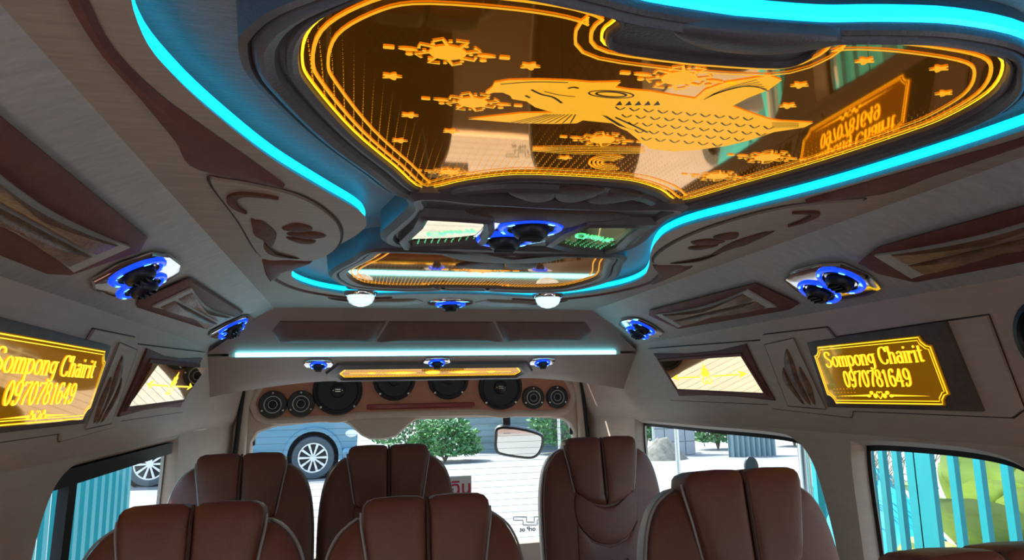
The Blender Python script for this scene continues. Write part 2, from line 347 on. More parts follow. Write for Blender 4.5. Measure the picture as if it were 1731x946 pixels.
def far_x(x, y):                                                   # walls pull in towards the tailgate
    return x - max(0, y - 2.98)*.22
wi = 0
for s, nm in ((-1, 'left'), (1, 'right')):
    mb = MB(); ys = [Y0, -1.5, -.5, 0, .5, 1, 1.5, 2, 2.5, 2.8, 2.95, 3.05, 3.15, 3.31]
    mb.rings([[(s*far_x(x, y), y, z) for y in ys] for x, z in PROF], False)
    loops = [dense([(Y0, .6), (3.31, .6), (3.31, 1.33), (Y0, 1.33)], .25)] + [cat(w, 5) for w in WIN[s]]
    band = MB().fill(loops, 0); mb.add([(s*far_x(wall_x(p[1]), p[0]), p[0], p[1]) for p in band.v], band.f)
    mb.add([(s*far_x(wall_x(.6), y), y, .6) for y in ys] + [(s*.925, y, 0) for y in ys], [(i, i+1, len(ys)+i+1, len(ys)+i) for i in range(len(ys)-1)])
    for w in WIN[s]:                                               # reveals
        o = cat(w, 5); o2 = offset(o, -.012)
        mb.rings([[(s*far_x(wall_x(p[1]), p[0]), p[0], p[1]) for p in o], [(s*(far_x(wall_x(p[1]), p[0]) + .022), p[0], p[1]) for p in o2], [(s*(far_x(wall_x(p[1]), p[0]) + .05), p[0], p[1]) for p in o2]])
    struct('wall_' + nm, mb, M['vinyl'], 'grey beige %s side wall of the van' % nm)
    mb = MB(); loops2 = [dense([(Y0, 0), (3.35, 0), (3.35, 1.85), (Y0, 1.85)], .3)] + [offset(cat(w, 5), .02) for w in WIN[s]]
    sk = MB().fill(loops2, 0); mb.add([(s*(.955 if p[1] < 1.35 else .955 - (p[1]-1.35)*.02), p[0], p[1]) for p in sk.v], sk.f)
    struct('trim_5' if s < 0 else 'trim_6', mb, M['shell'], 'outer %s body side of the van' % nm)
    for k, w in enumerate(WIN[s][:2]):
        wi += 1; o = offset(cat(w, 5), -.006)
        mb = MB().fill([o], 0); mb.v = [(s*(far_x(wall_x(p[1]), p[0]) + .042), p[0], p[1]) for p in mb.v]
        wo = struct('window_%d' % wi, mb, M['clear'] if k else M['tint'], '%s %s side window pane' % (nm, 'rear' if k == 0 else 'middle'), smooth=False)
        sl = MB(); o1 = cat(w, 5); sl.rings([[(s*(far_x(wall_x(p[1]), p[0]) + .036), p[0], p[1]) for p in offset(o1, d)] for d in (-.026, -.010)])
        obj('window_seal', sl, M['rubber'], wo)
# sliding sash on the left rear window: black top rail and upright
sash = bpy.data.objects['window_1']
obj('sash_rail', MB().box((-.938, 1.64, 1.268), (-.915, 2.59, 1.304)), M['rubber'], sash, smooth=False)
mb = MB().add([(-.945, 1.70, .82), (-.945, 1.745, .82), (-.938, 1.765, 1.29), (-.938, 1.72, 1.29), (-.925, 1.70, .82), (-.925, 1.745, .82), (-.916, 1.765, 1.29), (-.916, 1.72, 1.29)],
              [(0,1,2,3),(4,5,6,7),(0,1,5,4),(1,2,6,5),(2,3,7,6),(3,0,4,7)]); obj('sash_upright', mb, M['rubber'], sash, smooth=False)

# front end behind the camera: bulkhead with windscreen
mb = MB().fill([[(-.93, 0), (.93, 0), (.93, 1.8), (-.93, 1.8)], rrect(-.80, .85, .80, 1.62, .1)], 0); mb.v = [(p[0], Y0, p[1]) for p in mb.v]
struct('wall_front', mb, M['vinyl'], 'front bulkhead around the windscreen')

# ------------------------------------------------------------------ rear: header, valance, tailgate
HF = Fr((0, 2.515, CZ), (1, 0, 0), (0, .139, -.151), (0, -.151, -.139)); HL = math.hypot(.139, .151)
mb = MB().rings([[HF((x*(1 - t) + x2*t, HL*t, 0)) for x, x2 in ((-.60, -.835), (-.3, -.4), (0, 0), (.3, .4), (.60, .835))] for t in (0, .5, 1)], False)
header = struct('trim_7', mb, M['valance'], 'sloped header panel above the rear light bar')
for pts in ([(-.575, .055), (-.20, .055), (-.243, .152), (-.585, .152), (-.605, .10)], [(-.19, .055), (.203, .055), (.255, .152), (-.233, .152)], [(.213, .055), (.575, .055), (.61, .10), (.60, .152), (.265, .152)]):
    o = obj('padded_panel', MB().cushion(dense(pts, .02), .012, 0, 4, 3).xf(HF), M['headpad'], header)
# light bar
bar = empty('light_bar', (0, 2.65, 1.60), 'straight pale cyan light bar under the rear header', 'light bar')
obj('tube', MB().tube([(-.735, 2.648, 1.604), (0, 2.648, 1.606), (.735, 2.648, 1.604)], .0085, 10), M['ledbar'], bar)
obj('housing', MB().box((-.76, 2.655, 1.596), (.76, 2.668, 1.618)), M['vinyl'], bar, smooth=False)
# valance with arched lower edge
def val(x, t):
    ax = abs(x); drop = .0 if ax < .40 else ((ax-.40)/.46)**1.6*.055
    y = 2.660 + (.245)*t*(1 if ax < .62 else 1 - (ax-.62)*.25); z = 1.600 - (.090 + drop)*t; return (x, y, z)
xs = [-.868 + i*.0434 for i in range(41)]
mb = MB().rings([[val(x, t) for x in xs] for t in (0, .25, .5, .75, 1)] + [[(val(x, 1)[0], val(x, 1)[1]+.02, val(x, 1)[2]+.004) for x in xs], [(x, 2.94, 1.72) for x in xs]], False)
valance = struct('trim_8', mb, M['valance'], 'arched valance below the rear light bar')
VF = Fr((0, 2.660, 1.600), (1, 0, 0), (0, .245, -.090), (0, -.090, -.245))
# amber strip panel
t = empty('lit_strip_panel', (0, 2.80, 1.545), 'long narrow amber lit panel under the rear valance', 'lit panel')
so = [(-.375, .165), (-.35, .115), (.35, .115), (.375, .165), (.355, .205), (-.355, .205)]
obj('frame', MB().loft(dense(so, .03), [(.045, 0), (.040, .010), (.012, .016), (.0, .010), (0, .004)]).xf(VF), M['frame'], t)
obj('mirror', MB().fill([so], .006).xf(VF), M['sign'], t, smooth=False)
g = MB(); ribbon(g, dense(offset(so, -.006), .03), .004, .008, True)
for q in (-1, 1):
    ribbon(g, [(q*.33, .163), (q*.20, .163)], .004, .008); g.fill([[(q*.06, .163), (q*.12, .150), (q*.21, .163), (q*.12, .176)]], .008); g.fill([ell(q*.245, .163, .018, .008, 12)], .008)
g.fill([ell(0, .163, .03, .018, 14)], .008); obj('engraved_ornament', g.xf(VF), M['glow2'], t, smooth=False)
d = MB()
for i in range(60):
    for j in (.128, .148, .178, .194):
        x = -.345 + i*.0117; d.fill([[(x-.0022, j), (x, j-.004), (x+.0022, j), (x, j+.004)]], .0075)
tag(obj('engraved_dots', d.xf(VF), M['glow'], t, smooth=False), kind='stuff')

# tailgate
RY = 3.30
def rear_hole():
    top = [(-.76, 1.255), (-.735, 1.30), (-.66, 1.325), (-.50, 1.338), (-.365, 1.340), (-.33, 1.325), (-.27, 1.272), (-.235, 1.254), (-.17, 1.252), (-.12, 1.262), (-.06, 1.315), (-.025, 1.338), (.2, 1.342), (.5, 1.338), (.70, 1.322), (.745, 1.295), (.765, 1.25)]
    return top + [(.79, .80), (.72, .74), (-.72, .74), (-.79, .80)]
hole = rear_hole()
mb = MB().fill([[(-.93, 0), (.93, 0), (.90, 1.36), (.84, 1.75), (-.84, 1.75), (-.90, 1.36)], hole], 0)
mb.v = [(p[0], RY, p[1]) for p in mb.v]
mb.rings([[(p[0], RY, p[1]) for p in hole], [(p[0], RY + .012, p[1]) for p in offset(hole, -.008)], [(p[0], RY + .05, p[1]) for p in offset(hole, -.008)]])
rear = struct('wall_rear', mb, M['cream'], 'cream tailgate trim around the rear window')
for s in (-1, 1):                                                   # black tailgate seals
    obj('door_seal', MB().tube([(s*.775, RY - .03, 1.70), (s*.80, RY - .035, 1.42), (s*.818, RY - .035, 1.2), (s*.83, RY - .03, .6)], .010, 8), M['rubber'], rear)
    obj('corner_trim', MB().tube(cat([(s*.735, RY - .005, 1.62), (s*.775, RY - .012, 1.47), (s*.79, RY - .012, 1.38), (s*.795, RY - .012, 1.25), (s*.81, RY-.01, .8)], 5, False), .022, 10), M['cream'], rear)
struct('window_5', MB().add([(-.80, RY + .045, .72), (.80, RY + .045, .72), (.80, RY + .045, 1.36), (-.80, RY + .045, 1.36)], [(0, 1, 2, 3)]), M['tint'], 'rear window pane with thin heater lines', smooth=False)
rw = bpy.data.objects['window_5']
for i in range(20):
    z = 1.33 - i*.030
    obj('heater_line', MB().box((-.77, RY + .0425, z - .0006), (.77, RY + .0435, z + .0006)), M['ink'], rw, smooth=False)
for s in (-1, 1): obj('glass_clip', MB().cushion(rrect(s*.755 - .012, 1.235, s*.755 + .012, 1.275, .008), .012, .01).xf(Fr((0, RY + .045, 0), (1, 0, 0), (0, 0, 1), (0, -1, 0))), M['black'], rw)
RF = Fr((0, RY, 0), (1, 0, 0), (0, 0, 1), (0, -1, 0))
# speaker board
bo = cat([(-.735, 1.40), (-.74, 1.44), (-.70, 1.52), (-.64, 1.60), (-.3, 1.61), (0, 1.61), (.3, 1.61), (.64, 1.60), (.70, 1.52), (.74, 1.44), (.735, 1.40), (.70, 1.362), (.55, 1.358), (.46, 1.362), (.38, 1.358), (.28, 1.37), (0, 1.372), (-.28, 1.37), (-.38, 1.358), (-.46, 1.362), (-.55, 1.358), (-.70, 1.362)], 4)
b = empty('speaker_board', (0, RY - .01, 1.36), 'russet leather board holding the row of round speakers', 'speaker board')
obj('panel', MB().plate(bo, .001, .014).xf(RF), M['board'], b); obj('rim', MB().loft(bo, [(.030, .001), (.026, .016), (.012, .022), (0, .018), (-.003, .014)]).xf(RF), M['cream'], b)
obj('red_light_cover', MB().cushion(rrect(-.255, 1.383, .255, 1.408, .011), .007, .004, 4, 3).xf(Fr((0, RY - .014, 0), (1, 0, 0), (0, 0, 1), (0, -1, 0))), M['redbar'], b)
obj('upper_strip', MB().plate([(-.62, 1.545), (.62, 1.545), (.60, 1.60), (-.60, 1.60)], .014, .028).xf(RF), M['maroon'], b)
def speaker(x, z, r, big, label, group):
    t = empty('woofer' if big else 'tweeter', (x, RY - .015, z), label, 'speaker', group)
    fr = Fr((0, 0, 0), (1, 0, 0), (0, 0, 1), (0, -1, 0))
    if big:
        obj('basket_ring', MB().lathe([(r*1.0, 0), (r, .010), (r*.96, .016), (r*.90, .014)], 40).xf(fr), M['black'], t, False)
        obj('cone', MB().lathe([(r*.90, .014), (r*.84, .020), (r*.78, .012), (r*.30, .003), (r*.28, .004)], 40).xf(fr), M['cone'], t, False)
        cp = obj('dust_cap', MB().lathe([(r*.30, .003), (r*.27, .012), (r*.15, .018), (.001, .020)], 28).xf(fr), M['black'], t, False)
        mk = MB().fill([rrect(-.012, .003, .012, .006, .001, 2)], .0205); mk.fill([rrect(-.012, -.006, .012, -.003, .001, 2)], .0205); mk.fill([ell(-.02, 0, .002, .002, 8)], .020); mk.fill([ell(.02, 0, .002, .002, 8)], .020)
        obj('badge', mk.xf(fr), M['silver'], cp, False, False)
        for a in (225, 315, 45, 135): q = math.radians(a); obj('screw', MB().lathe([(.006, .014), (.005, .018), (.001, .0185)], 10).xf(Fr((r*.94*math.cos(q), 0, r*.94*math.sin(q)), (1, 0, 0), (0, 0, 1), (0, -1, 0))), M['silver'], t, False)
    else:
        obj('face_plate', MB().lathe([(r, 0), (r, .010), (r*.94, .014), (r*.62, .014), (r*.60, .006), (.001, .004)], 36).xf(fr), M['black'], t, False)
        obj('silver_ring', MB().lathe([(r*.63, .013), (r*.60, .016), (r*.56, .013)], 36).xf(fr), M['whitering'], t, False)
        obj('dome', MB().lathe([(r*.40, .005), (r*.34, .012), (r*.30, .008), (r*.18, .014), (.001, .017)], 28).xf(fr), M['cone'], t, False)
        obj('dome_ring', MB().lathe([(r*.335, .012), (r*.31, .0145), (r*.285, .012)], 28).xf(fr), M['whitering'], t, False)
        for a in (90, 210, 330): q = math.radians(a); obj('screw', MB().lathe([(.005, .013), (.004, .017), (.001, .0175)], 10).xf(Fr((r*.84*math.cos(q), 0, r*.84*math.sin(q)), (1, 0, 0), (0, 0, 1), (0, -1, 0))), M['silver'], t, False)
gw, gt = 'woofers on the rear speaker board', 'tweeters on the rear speaker board'
speaker(-.385, 1.475, .112, True, 'large black woofer, leftmost of the four on the board', gw); speaker(-.128, 1.520, .098, True, 'large black woofer just left of the board centre', gw)
speaker(.128, 1.520, .098, True, 'large black woofer just right of the board centre', gw); speaker(.382, 1.475, .108, True, 'large black woofer, rightmost of the four on the board', gw)
speaker(-.668, 1.417, .062, False, 'small round tweeter at the far left end of board', gt); speaker(-.546, 1.418, .060, False, 'small round tweeter beside the leftmost woofer', gt)
speaker(.546, 1.422, .056, False, 'small round tweeter beside the rightmost woofer', gt); speaker(.668, 1.422, .056, False, 'small round tweeter at the far right end of board', gt)

# sticker with Thai lettering and window decal on the rear glass
GF = Fr((0, RY + .040, 0), (1, 0, 0), (0, 0, 1), (0, -1, 0))
a, b_ = GF.px(762, 805), GF.px(797, 850)
t = empty('rear_window_sign', GF((a[0], b_[1], 0)), 'white sign with red Thai letters on rear glass', 'sign')
obj('card', MB().plate([(a[0]-.12, b_[1]-.03), (b_[0], b_[1]-.03), (b_[0], a[1]), (a[0]-.12, a[1])], 0, .002).xf(GF), M['white'], t, smooth=False)
tm = text_mesh('ฉิน', .085, .0015); cx, cy = GF.px(779, 825); tm.v = [(p[0]+cx, p[1]+cy, .0028) for p in tm.v]; obj('lettering', tm.xf(GF), M['red'], t, smooth=False)
t = empty('window_decal', GF((GF.px(880, 890)[0], GF.px(880, 895)[1], 0)), 'black outlined key pattern decal low on rear glass', 'decal')
g = MB(); P = [GF.px(*p) for p in [(868, 874), (889, 874), (889, 881), (900, 881), (900, 893), (876, 893), (876, 886), (868, 886)]]
P = [(868, 873), (890, 873), (890, 882), (903, 882), (903, 873), (925, 873), (925, 878), (908, 878), (908, 887), (884, 887), (884, 879), (868, 879)]
ribbon(g, dense([GF.px(*p) for p in P], .01), .004, .001, True); obj('outline', g.xf(GF), M['ink'], t, smooth=False)
tm = text_mesh('orP ot', .03, .0008); cx, cy = GF.px(892, 894); tm.v = [(-p[0]+cx, p[1]+cy, .001) for p in tm.v]; obj('lettering', tm.xf(GF), M['ink'], t, smooth=False)

# exterior rear mirror hanging behind the glass
_ey = V((0, -.64, .77)).normalized(); MFr = Fr(V((0, 3.54, 1.2)) - _ey*1.2, (1, 0, 0), _ey, (0, -.77, -.64))
mo = [MFr.px(*p) for p in [(843, 722), (838, 738), (838, 757), (846, 766), (880, 772), (902, 772), (914, 760), (918, 742), (912, 733), (880, 724)]]
mo = cat(mo, 4)
t = empty('rear_view_mirror', (.53, 3.52, 1.10), 'black framed outside mirror hanging behind rear window', 'mirror')
obj('housing', MB().cushion(mo, .001, 0, 3, 3, back=.05).xf(MFr), M['black'], t); obj('rim', MB().loft(mo, [(.004, -.01), (.006, .004), (-.006, .008), (-.010, .002)]).xf(MFr), M['black'], t)
obj('mirror_glass', MB().fill([offset(mo, -.008)], .003).xf(MFr), M['chrome'], t, smooth=False)
p = UY(855, 722, 3.52); obj('bracket', MB().box((p.x - .022, 3.36, p.z + .06), (p.x + .025, 3.54, p.z + .10)), M['black'], t, smooth=False); obj('mirror_stem', MB().box((p.x - .018, 3.50, p.z - .03), (p.x + .020, 3.53, p.z + .07)), M['black'], t, smooth=False)

# ------------------------------------------------------------------ ceiling islands
Z1 = 1.764                                                          # plane of the big mirror
CF = ceil_frame(Z1)
AH = [(.082, .530), (.100, .508), (.098, .484), (.135, .468), (.20, .464), (.275, .472), (.318, .500), (.352, .548), (.363, .61), (.355, .66), (.316, .775), (.262, .89), (.212, .985), (.15, .935), (.085, .900)]
half = cat([(0, .536)] + AH + [(0, .894)], 4, False)
half = [(p[0]*1.022, p[1]*1.032) for p in half]
AOUT = half + mirx(half[1:-1])[::-1]
BH = [(.08, .483), (.135, .472), (.20, .464), (.275, .472), (.318, .500), (.352, .548), (.363, .61), (.355, .66), (.316, .775), (.262, .89), (.212, .985), (.15, .945), (.085, .918)]
bhalf = [(p[0]*1.035, p[1]*1.035) for p in cat([(0, .488)] + BH + [(0, .914)], 4, False)]
BOUT = bhalf + mirx(bhalf[1:-1])[::-1]                              # frame outline without the notch
t1 = empty('mirror_ceiling_panel', (0, .70, Z1), 'large heart-shaped amber mirror panel with lit fish engraving', 'ceiling panel')
obj('mirror', MB().fill([offset(AOUT, .004)], 0).xf(CF), M['amber'], t1, smooth=False)
obj('inner_frame', MB().loft(AOUT, [(-.001, -.002), (.000, .006), (.005, .009), (.010, .008), (.012, .003)], off=offn).xf(CF), M['frame'], t1)
obj('frame_infill', MB().fill([offn(BOUT, .016), offn(AOUT, .006)], .0035).xf(CF), M['frame'], t1, smooth=False)
obj('middle_frame', MB().loft(BOUT, [(.012, .003), (.016, .010), (.025, .013), (.032, .010), (.036, .003)], off=offn).xf(CF), M['frame'], t1)
obj('outer_frame', MB().loft(BOUT, [(.036, .003), (.039, .007), (.047, .004), (.050, -.033)], off=offn).xf(CF), M['frame'], t1)
nb = [p for p in offn(BOUT, .0515) if p[1] < .52]; nb.sort(key=lambda p: p[0])
mb = MB().rings([[(p[0], p[1] + dy, z) for p in nb] for dy, z in ((0, 1.767), (-.004, 1.770), (-.004, 1.781), (0, 1.784))], False)
tag(obj('cove_light', mb, M['led']), 'short wide cyan light strip at the near edge of ceiling panel', 'light strip')
for k, (o_, w_) in enumerate(((-.013, .0035), (-.027, .0030))):
    obj('engraved_border', ribbon(MB(), offset(AOUT, o_), w_, .0012, True).xf(CF), M['glow'], t1, smooth=False)
obj('lit_edge', ribbon(MB(), offset(AOUT, -.0035), .0025, .0012, True).xf(CF), M['glow2'], t1, smooth=False)
def inside(p, poly):
    c = False; n = len(poly); x, y = p[0], p[1]
    for i in range(n):
        x1, y1 = poly[i][0], poly[i][1]; x2, y2 = poly[i-1][0], poly[i-1][1]
        if (y1 > y) != (y2 > y) and x < (x2-x1)*(y-y1)/(y2-y1) + x1: c = not c
    return c
FISH = [(820,155),(832,146),(836,138),(860,134),(910,133),(965,135),(1000,138),(1050,137),(1040,146),(1062,150),(1100,153),(1140,160),(1175,165),(1192,150),(1225,138),(1300,126),(1322,134),(1300,150),(1262,165),(1238,178),(1270,190),(1300,200),(1318,203),(1375,206),(1360,214),(1308,222),(1270,235),(1230,245),(1180,252),(1140,255),(1098,250),(1060,220),(1050,216),(1035,207),(985,202),(975,207),(940,208),(880,207),(830,203),(790,200),(880,190),(935,189),(905,180),(890,170),(866,166),(862,160),(850,155),(835,155),(824,158)]
fish = [CF.px(*p) for p in FISH]
fo = obj('engraved_fish', MB().fill([fish], .0010).xf(CF), M['glow'], t1, smooth=False)
def pl(*P): return cat([CF.px(*p) for p in P], 5, False)
g = MB()
for P, w_ in (([(898,149),(915,157),(935,162),(950,172)], .0030), ([(920,152),(945,158),(972,161)], .0016), ([(888,159),(896,163)], .003), ([(960,147),(970,145),(978,147)], .003), ([(846,140),(900,136),(960,137)], .0018)):
    ribbon(g, pl(*P), w_, .0016)
for rx, w_ in ((36, .0022), (24, .003)): ribbon(g, [CF.px(1033 + rx*math.cos(a)*1.05, 157 + rx*.17*math.sin(a) + rx*.06*math.cos(a)) for a in [i*math.pi/12 for i in range(24)]], w_, .0016, True)
for i in range(9): ribbon(g, pl((925 + i*6, 191), (860 + i*13, 206)), .0016, .0016)
for r_ in range(5):
    for k in range(11):
        x, y = 1048 + k*24 + r_*11, 178 + r_*13 + k*2.0
        if inside(CF.px(x + 8, y), fish) and inside(CF.px(x, y), fish): ribbon(g, pl((x - 8, y), (x, y + 5), (x + 9, y + 1)), .0022, .0016)
for i in range(6): ribbon(g, pl((1190 + i*3, 166 - i*2), (1225 + i*8, 148 - i*1), (1280 + i*4, 132 + i*4)), .0014, .0016)
for i in range(5): ribbon(g, pl((1305, 205 + i*2), (1350, 206 + i*1.6)), .0012, .0016)
for k in range(5): g.fill([[CF.px(*q) for q in ((1040 + k*16, 176), (1048 + k*16, 168), (1052 + k*16, 175))]], .0016)
g.fill([[CF.px(*q) for q in ((1017,192),(1026,194),(1060,214),(1085,222),(1075,219),(1045,210))]], .0016); ribbon(g, pl((1040,196),(1075,212),(1095,222)), .003, .0016)
obj('fish_marking', g.xf(CF), M['etch'], fo, smooth=False)
def sunm(cx, cy, r):
    g = MB().fill([ell(cx, cy, r, r*.78, 20)], .0010)
    for k in range(8):
        a = k*math.pi/4 + .39; ca, sa = math.cos(a), math.sin(a)
        ribbon(g, [(cx + ca*r*.9 - sa*.25*r, cy + sa*r*.75 + ca*.2*r), (cx + ca*r*1.75 - sa*.25*r, cy + sa*r*1.4 + ca*.1*r), (cx + ca*r*1.55 + sa*.35*r, cy + sa*r*1.25 - ca*.3*r)], r*.2, .0010)
        a += .39; g.fill([ell(cx + math.cos(a)*r*1.25, cy + math.sin(a)*r*1.15, r*.13, r*.12, 8)], .0010)
    for q in (-1, 1):
        g.fill([ell(cx + q*r*2.1, cy, r*.55, r*.16, 10)], .0010); g.fill([ell(cx + q*r*2.0, cy + r*.5, r*.22, r*.18, 8)], .0010); g.fill([rrect(cx + q*r*3.1 - r*.3, cy - r*.16, cx + q*r*3.1 + r*.3, cy + r*.16, r*.08, 2)], .0010)
    return g
for px, py, r_ in ((757, 88, .0175), (799, 172, .0165), (1148, 131, .019), (1018, 235, .0165), (1297, 265, .018), (1212, 297, .017), (760, 290, .014)):
    c_ = CF.px(px, py); obj('engraved_sun', sunm(c_[0], c_[1], r_).xf(CF), M['glow'], t1, smooth=False)
for px, py in ((662, 128), (692, 194), (675, 237), (762, 221), (896, 111), (1352, 143), (1332, 178), (1588, 115), (1596, 157), (1462, 102), (955, 266)):
    c_ = CF.px(px, py); obj('engraved_cloud', MB().fill([[(c_[0] + .0085*(1 + .3*math.cos(5*a))*math.cos(a), c_[1] + .006*(1 + .3*math.cos(5*a))*math.sin(a)) for a in [i*math.pi/15 for i in range(30)]]], .0010).xf(CF), M['glow'], t1, smooth=False)
g = MB()
for i in range(5): ribbon(g, pl((900, 248 + i*1.4), (985, 247 + i*3), (1090, 249 + i*2)), .0020, .0010)
for i in range(4): ribbon(g, [CF.px(1030 + (34 - i*7)*math.cos(a), 274 + (12 - i*2.6)*math.sin(a)) for a in [j*math.pi/12 for j in range(4, 22)]], .0028, .0010)
obj('engraved_wave', g.xf(CF), M['glow'], t1, smooth=False)
d = MB()
for i in range(-36, 37):
    x = i*.0100
    ysc = [y*.002 for y in range(220, 510) if inside((x, y*.002), offset(AOUT, -.006))]
    if not ysc: continue
    yf = max(ysc)
    for k in range(26):
        y = yf - k*.0085; q = .85*(1 - k/26)
        if inside((x, y), offset(AOUT, -.005)): d.add([(x - .0014*q, y, .0009), (x, y - .0026*q, .0009), (x + .0014*q, y, .0009), (x, y + .0026*q, .0009)], [(0, 1, 2, 3)])
tag(obj('engraved_dots', d.xf(CF), M['glow'], t1, smooth=False), kind='stuff')
# padded leaves and inserts on the frame of the big panel
LF = ceil_frame(Z1 - .002)
def leaf_pad(parent, pts, b=.007, m='pad', fr=None, base=.006, name='padded_leaf'):
    fr = fr or LF; return obj(name, MB().cushion(cat([fr.px(*p) for p in pts], 4), b, base, 5, 2).xf(fr), M[m], parent)
leaf_pad(t1, [(858, 318), (885, 312), (925, 312), (938, 318), (936, 328), (915, 334), (890, 332)]); leaf_pad(t1, [(937, 316), (960, 309), (1000, 310), (1022, 316), (990, 330), (962, 335), (940, 330)]); leaf_pad(t1, [(990, 331), (1024, 317), (1060, 319), (1086, 325), (1040, 334), (1005, 337)])
leaf_pad(t1, [(1140, 45), (1165, 30), (1290, 37), (1400, 44), (1421, 53), (1390, 65), (1300, 75), (1200, 68)], .008, 'frame', base=.008, name='padded_insert')

# console with two small mirrors and a double vent
Z2 = 1.760; C2 = ceil_frame(Z2)
t2 = empty('vent_console', (0, 1.2, Z2), 'dark padded ceiling console with two small green-lit mirrors', 'ceiling console')
KO = [(.0, 1.035), (.12, 1.030), (.20, 1.015), (.232, 1.035), (.225, 1.09), (.245, 1.20), (.262, 1.30), (.235, 1.375), (.12, 1.40), (0, 1.405)]
ko = cat(KO, 4, False); ko = ko + mirx(ko[1:-1])[::-1]
obj('base_plate', MB().plate(ko, -.036, .004).xf(C2), M['frame'], t2); obj('rim', MB().loft(ko, [(.008, -.040), (.008, .006), (-.004, .014), (-.016, .012), (-.022, .004)]).xf(C2), M['frame'], t2)
leaf_pad(t2, [(785, 353), (850, 346), (920, 346), (1010, 351), (1066, 361), (1010, 373), (950, 378), (880, 378), (830, 369)], .010, 'pad', C2, .006, 'padded_insert')
leaf_pad(t2, [(742, 423), (800, 417), (870, 428), (930, 424), (975, 424), (930, 437), (870, 440), (790, 436)], .008, 'pad', C2, .006, 'padded_insert')
SMQ = [[(-.195, 1.125), (-.15, 1.128), (-.10, 1.135), (-.085, 1.20), (-.082, 1.30), (-.13, 1.335), (-.205, 1.355), (-.215, 1.31), (-.198, 1.2)]]
SMQ.append(mirx(SMQ[0])[::-1])
for k, q in enumerate(SMQ):
    q = dense(q, .02); p = obj('small_mirror', MB().fill([q], .010).xf(C2), M['green'] if k else M['peach'], t2, smooth=False)
    obj('mirror_frame', MB().loft(q, [(.020, .004), (.018, .018), (.008, .022), (.0, .016), (-.001, .009)]).xf(C2), M['frame'], t2)
    g = MB(); s_ = -1 if k == 0 else 1
    for i in range(10):
        for j in range(11):
            x, y = s_*(.09 + i*.013), 1.345 - j*.0115; e = (1 - j/13)
            if inside((x, y), offset(q, -.006)): g.add([(x-.0018*e, y, .0112), (x, y-.003*e, .0112), (x+.0018*e, y, .0112), (x, y+.003*e, .0112)], [(0, 1, 2, 3)])
    tag(obj('engraved_dots', g.xf(C2), M['glowg'], t2, smooth=False), kind='stuff')
    tm = text_mesh('Chairit', .034, .0006, .3); a = .35*s_
    tm.v = [(s_*.143 + p_[0]*math.cos(a) - p_[1]*math.sin(a), 1.25 + (p_[0]*math.sin(a) + p_[1]*math.cos(a))*1.3, .0114) for p_ in tm.v]
    obj('engraved_script', tm.xf(C2), M['glowg'], t2, smooth=False)

# rear small amber panel
Z3 = 1.762; C3 = ceil_frame(Z3)
t3 = empty('mirror_ceiling_panel', (0, 1.72, Z3), 'small shield-shaped amber mirror panel above rear seats', 'ceiling panel')
BO = [(0, 1.475), (.12, 1.468), (.225, 1.462), (.262, 1.475), (.285, 1.56), (.325, 1.68), (.338, 1.76), (.322, 1.86), (.285, 1.935), (.20, 1.965), (.105, 1.955), (.09, 1.942), (0, 1.942)]
bo3 = cat(BO, 4, False); bo3 = bo3 + mirx(bo3[1:-1])[::-1]
obj('mirror', MB().fill([offset(bo3, .003)], 0).xf(C3), M['amber'], t3, smooth=False)
obj('inner_frame', MB().loft(bo3, [(-.001, -.002), (0, .008), (.010, .012), (.018, .010), (.020, .004)]).xf(C3), M['frame'], t3)
obj('outer_frame', MB().loft(bo3, [(.020, .004), (.024, .012), (.034, .014), (.044, .008), (.050, -.044)]).xf(C3), M['frame'], t3)
for o_ in (-.012, -.028): obj('engraved_border', ribbon(MB(), offset(bo3, o_), .003, .0012, True).xf(C3), M['glow'], t3, smooth=False)
g = MB()
for i in range(-32, 33):
    x = i*.0100; ysc = [y*.004 for y in range(360, 495) if inside((x, y*.004), offset(bo3, -.006))]
    if not ysc: continue
    yf = max(ysc)
    for k in range(34):
        y = yf - k*.0095; q = 1 - k/40
        if inside((x, y), offset(bo3, -.005)): g.add([(x - .0017*q, y, .0009), (x, y - .0038*q, .0009), (x + .0017*q, y, .0009), (x, y + .0038*q, .0009)], [(0, 1, 2, 3)])
tag(obj('engraved_dots', g.xf(C3), M['glow'], t3, smooth=False), kind='stuff')
obj('engraved_flower', sunm(0, 1.70, .03).xf(C3), M['glow'], t3, smooth=False)
LF3 = ceil_frame(Z3 - .004)
for pts in ([(770, 447), (800, 439), (838, 437), (850, 446), (820, 450)], [(812, 449), (842, 438), (853, 446), (848, 450)], [(855, 446), (862, 437), (900, 440), (905, 447), (870, 450)]): leaf_pad(t3, pts, .006, 'pad', LF3)

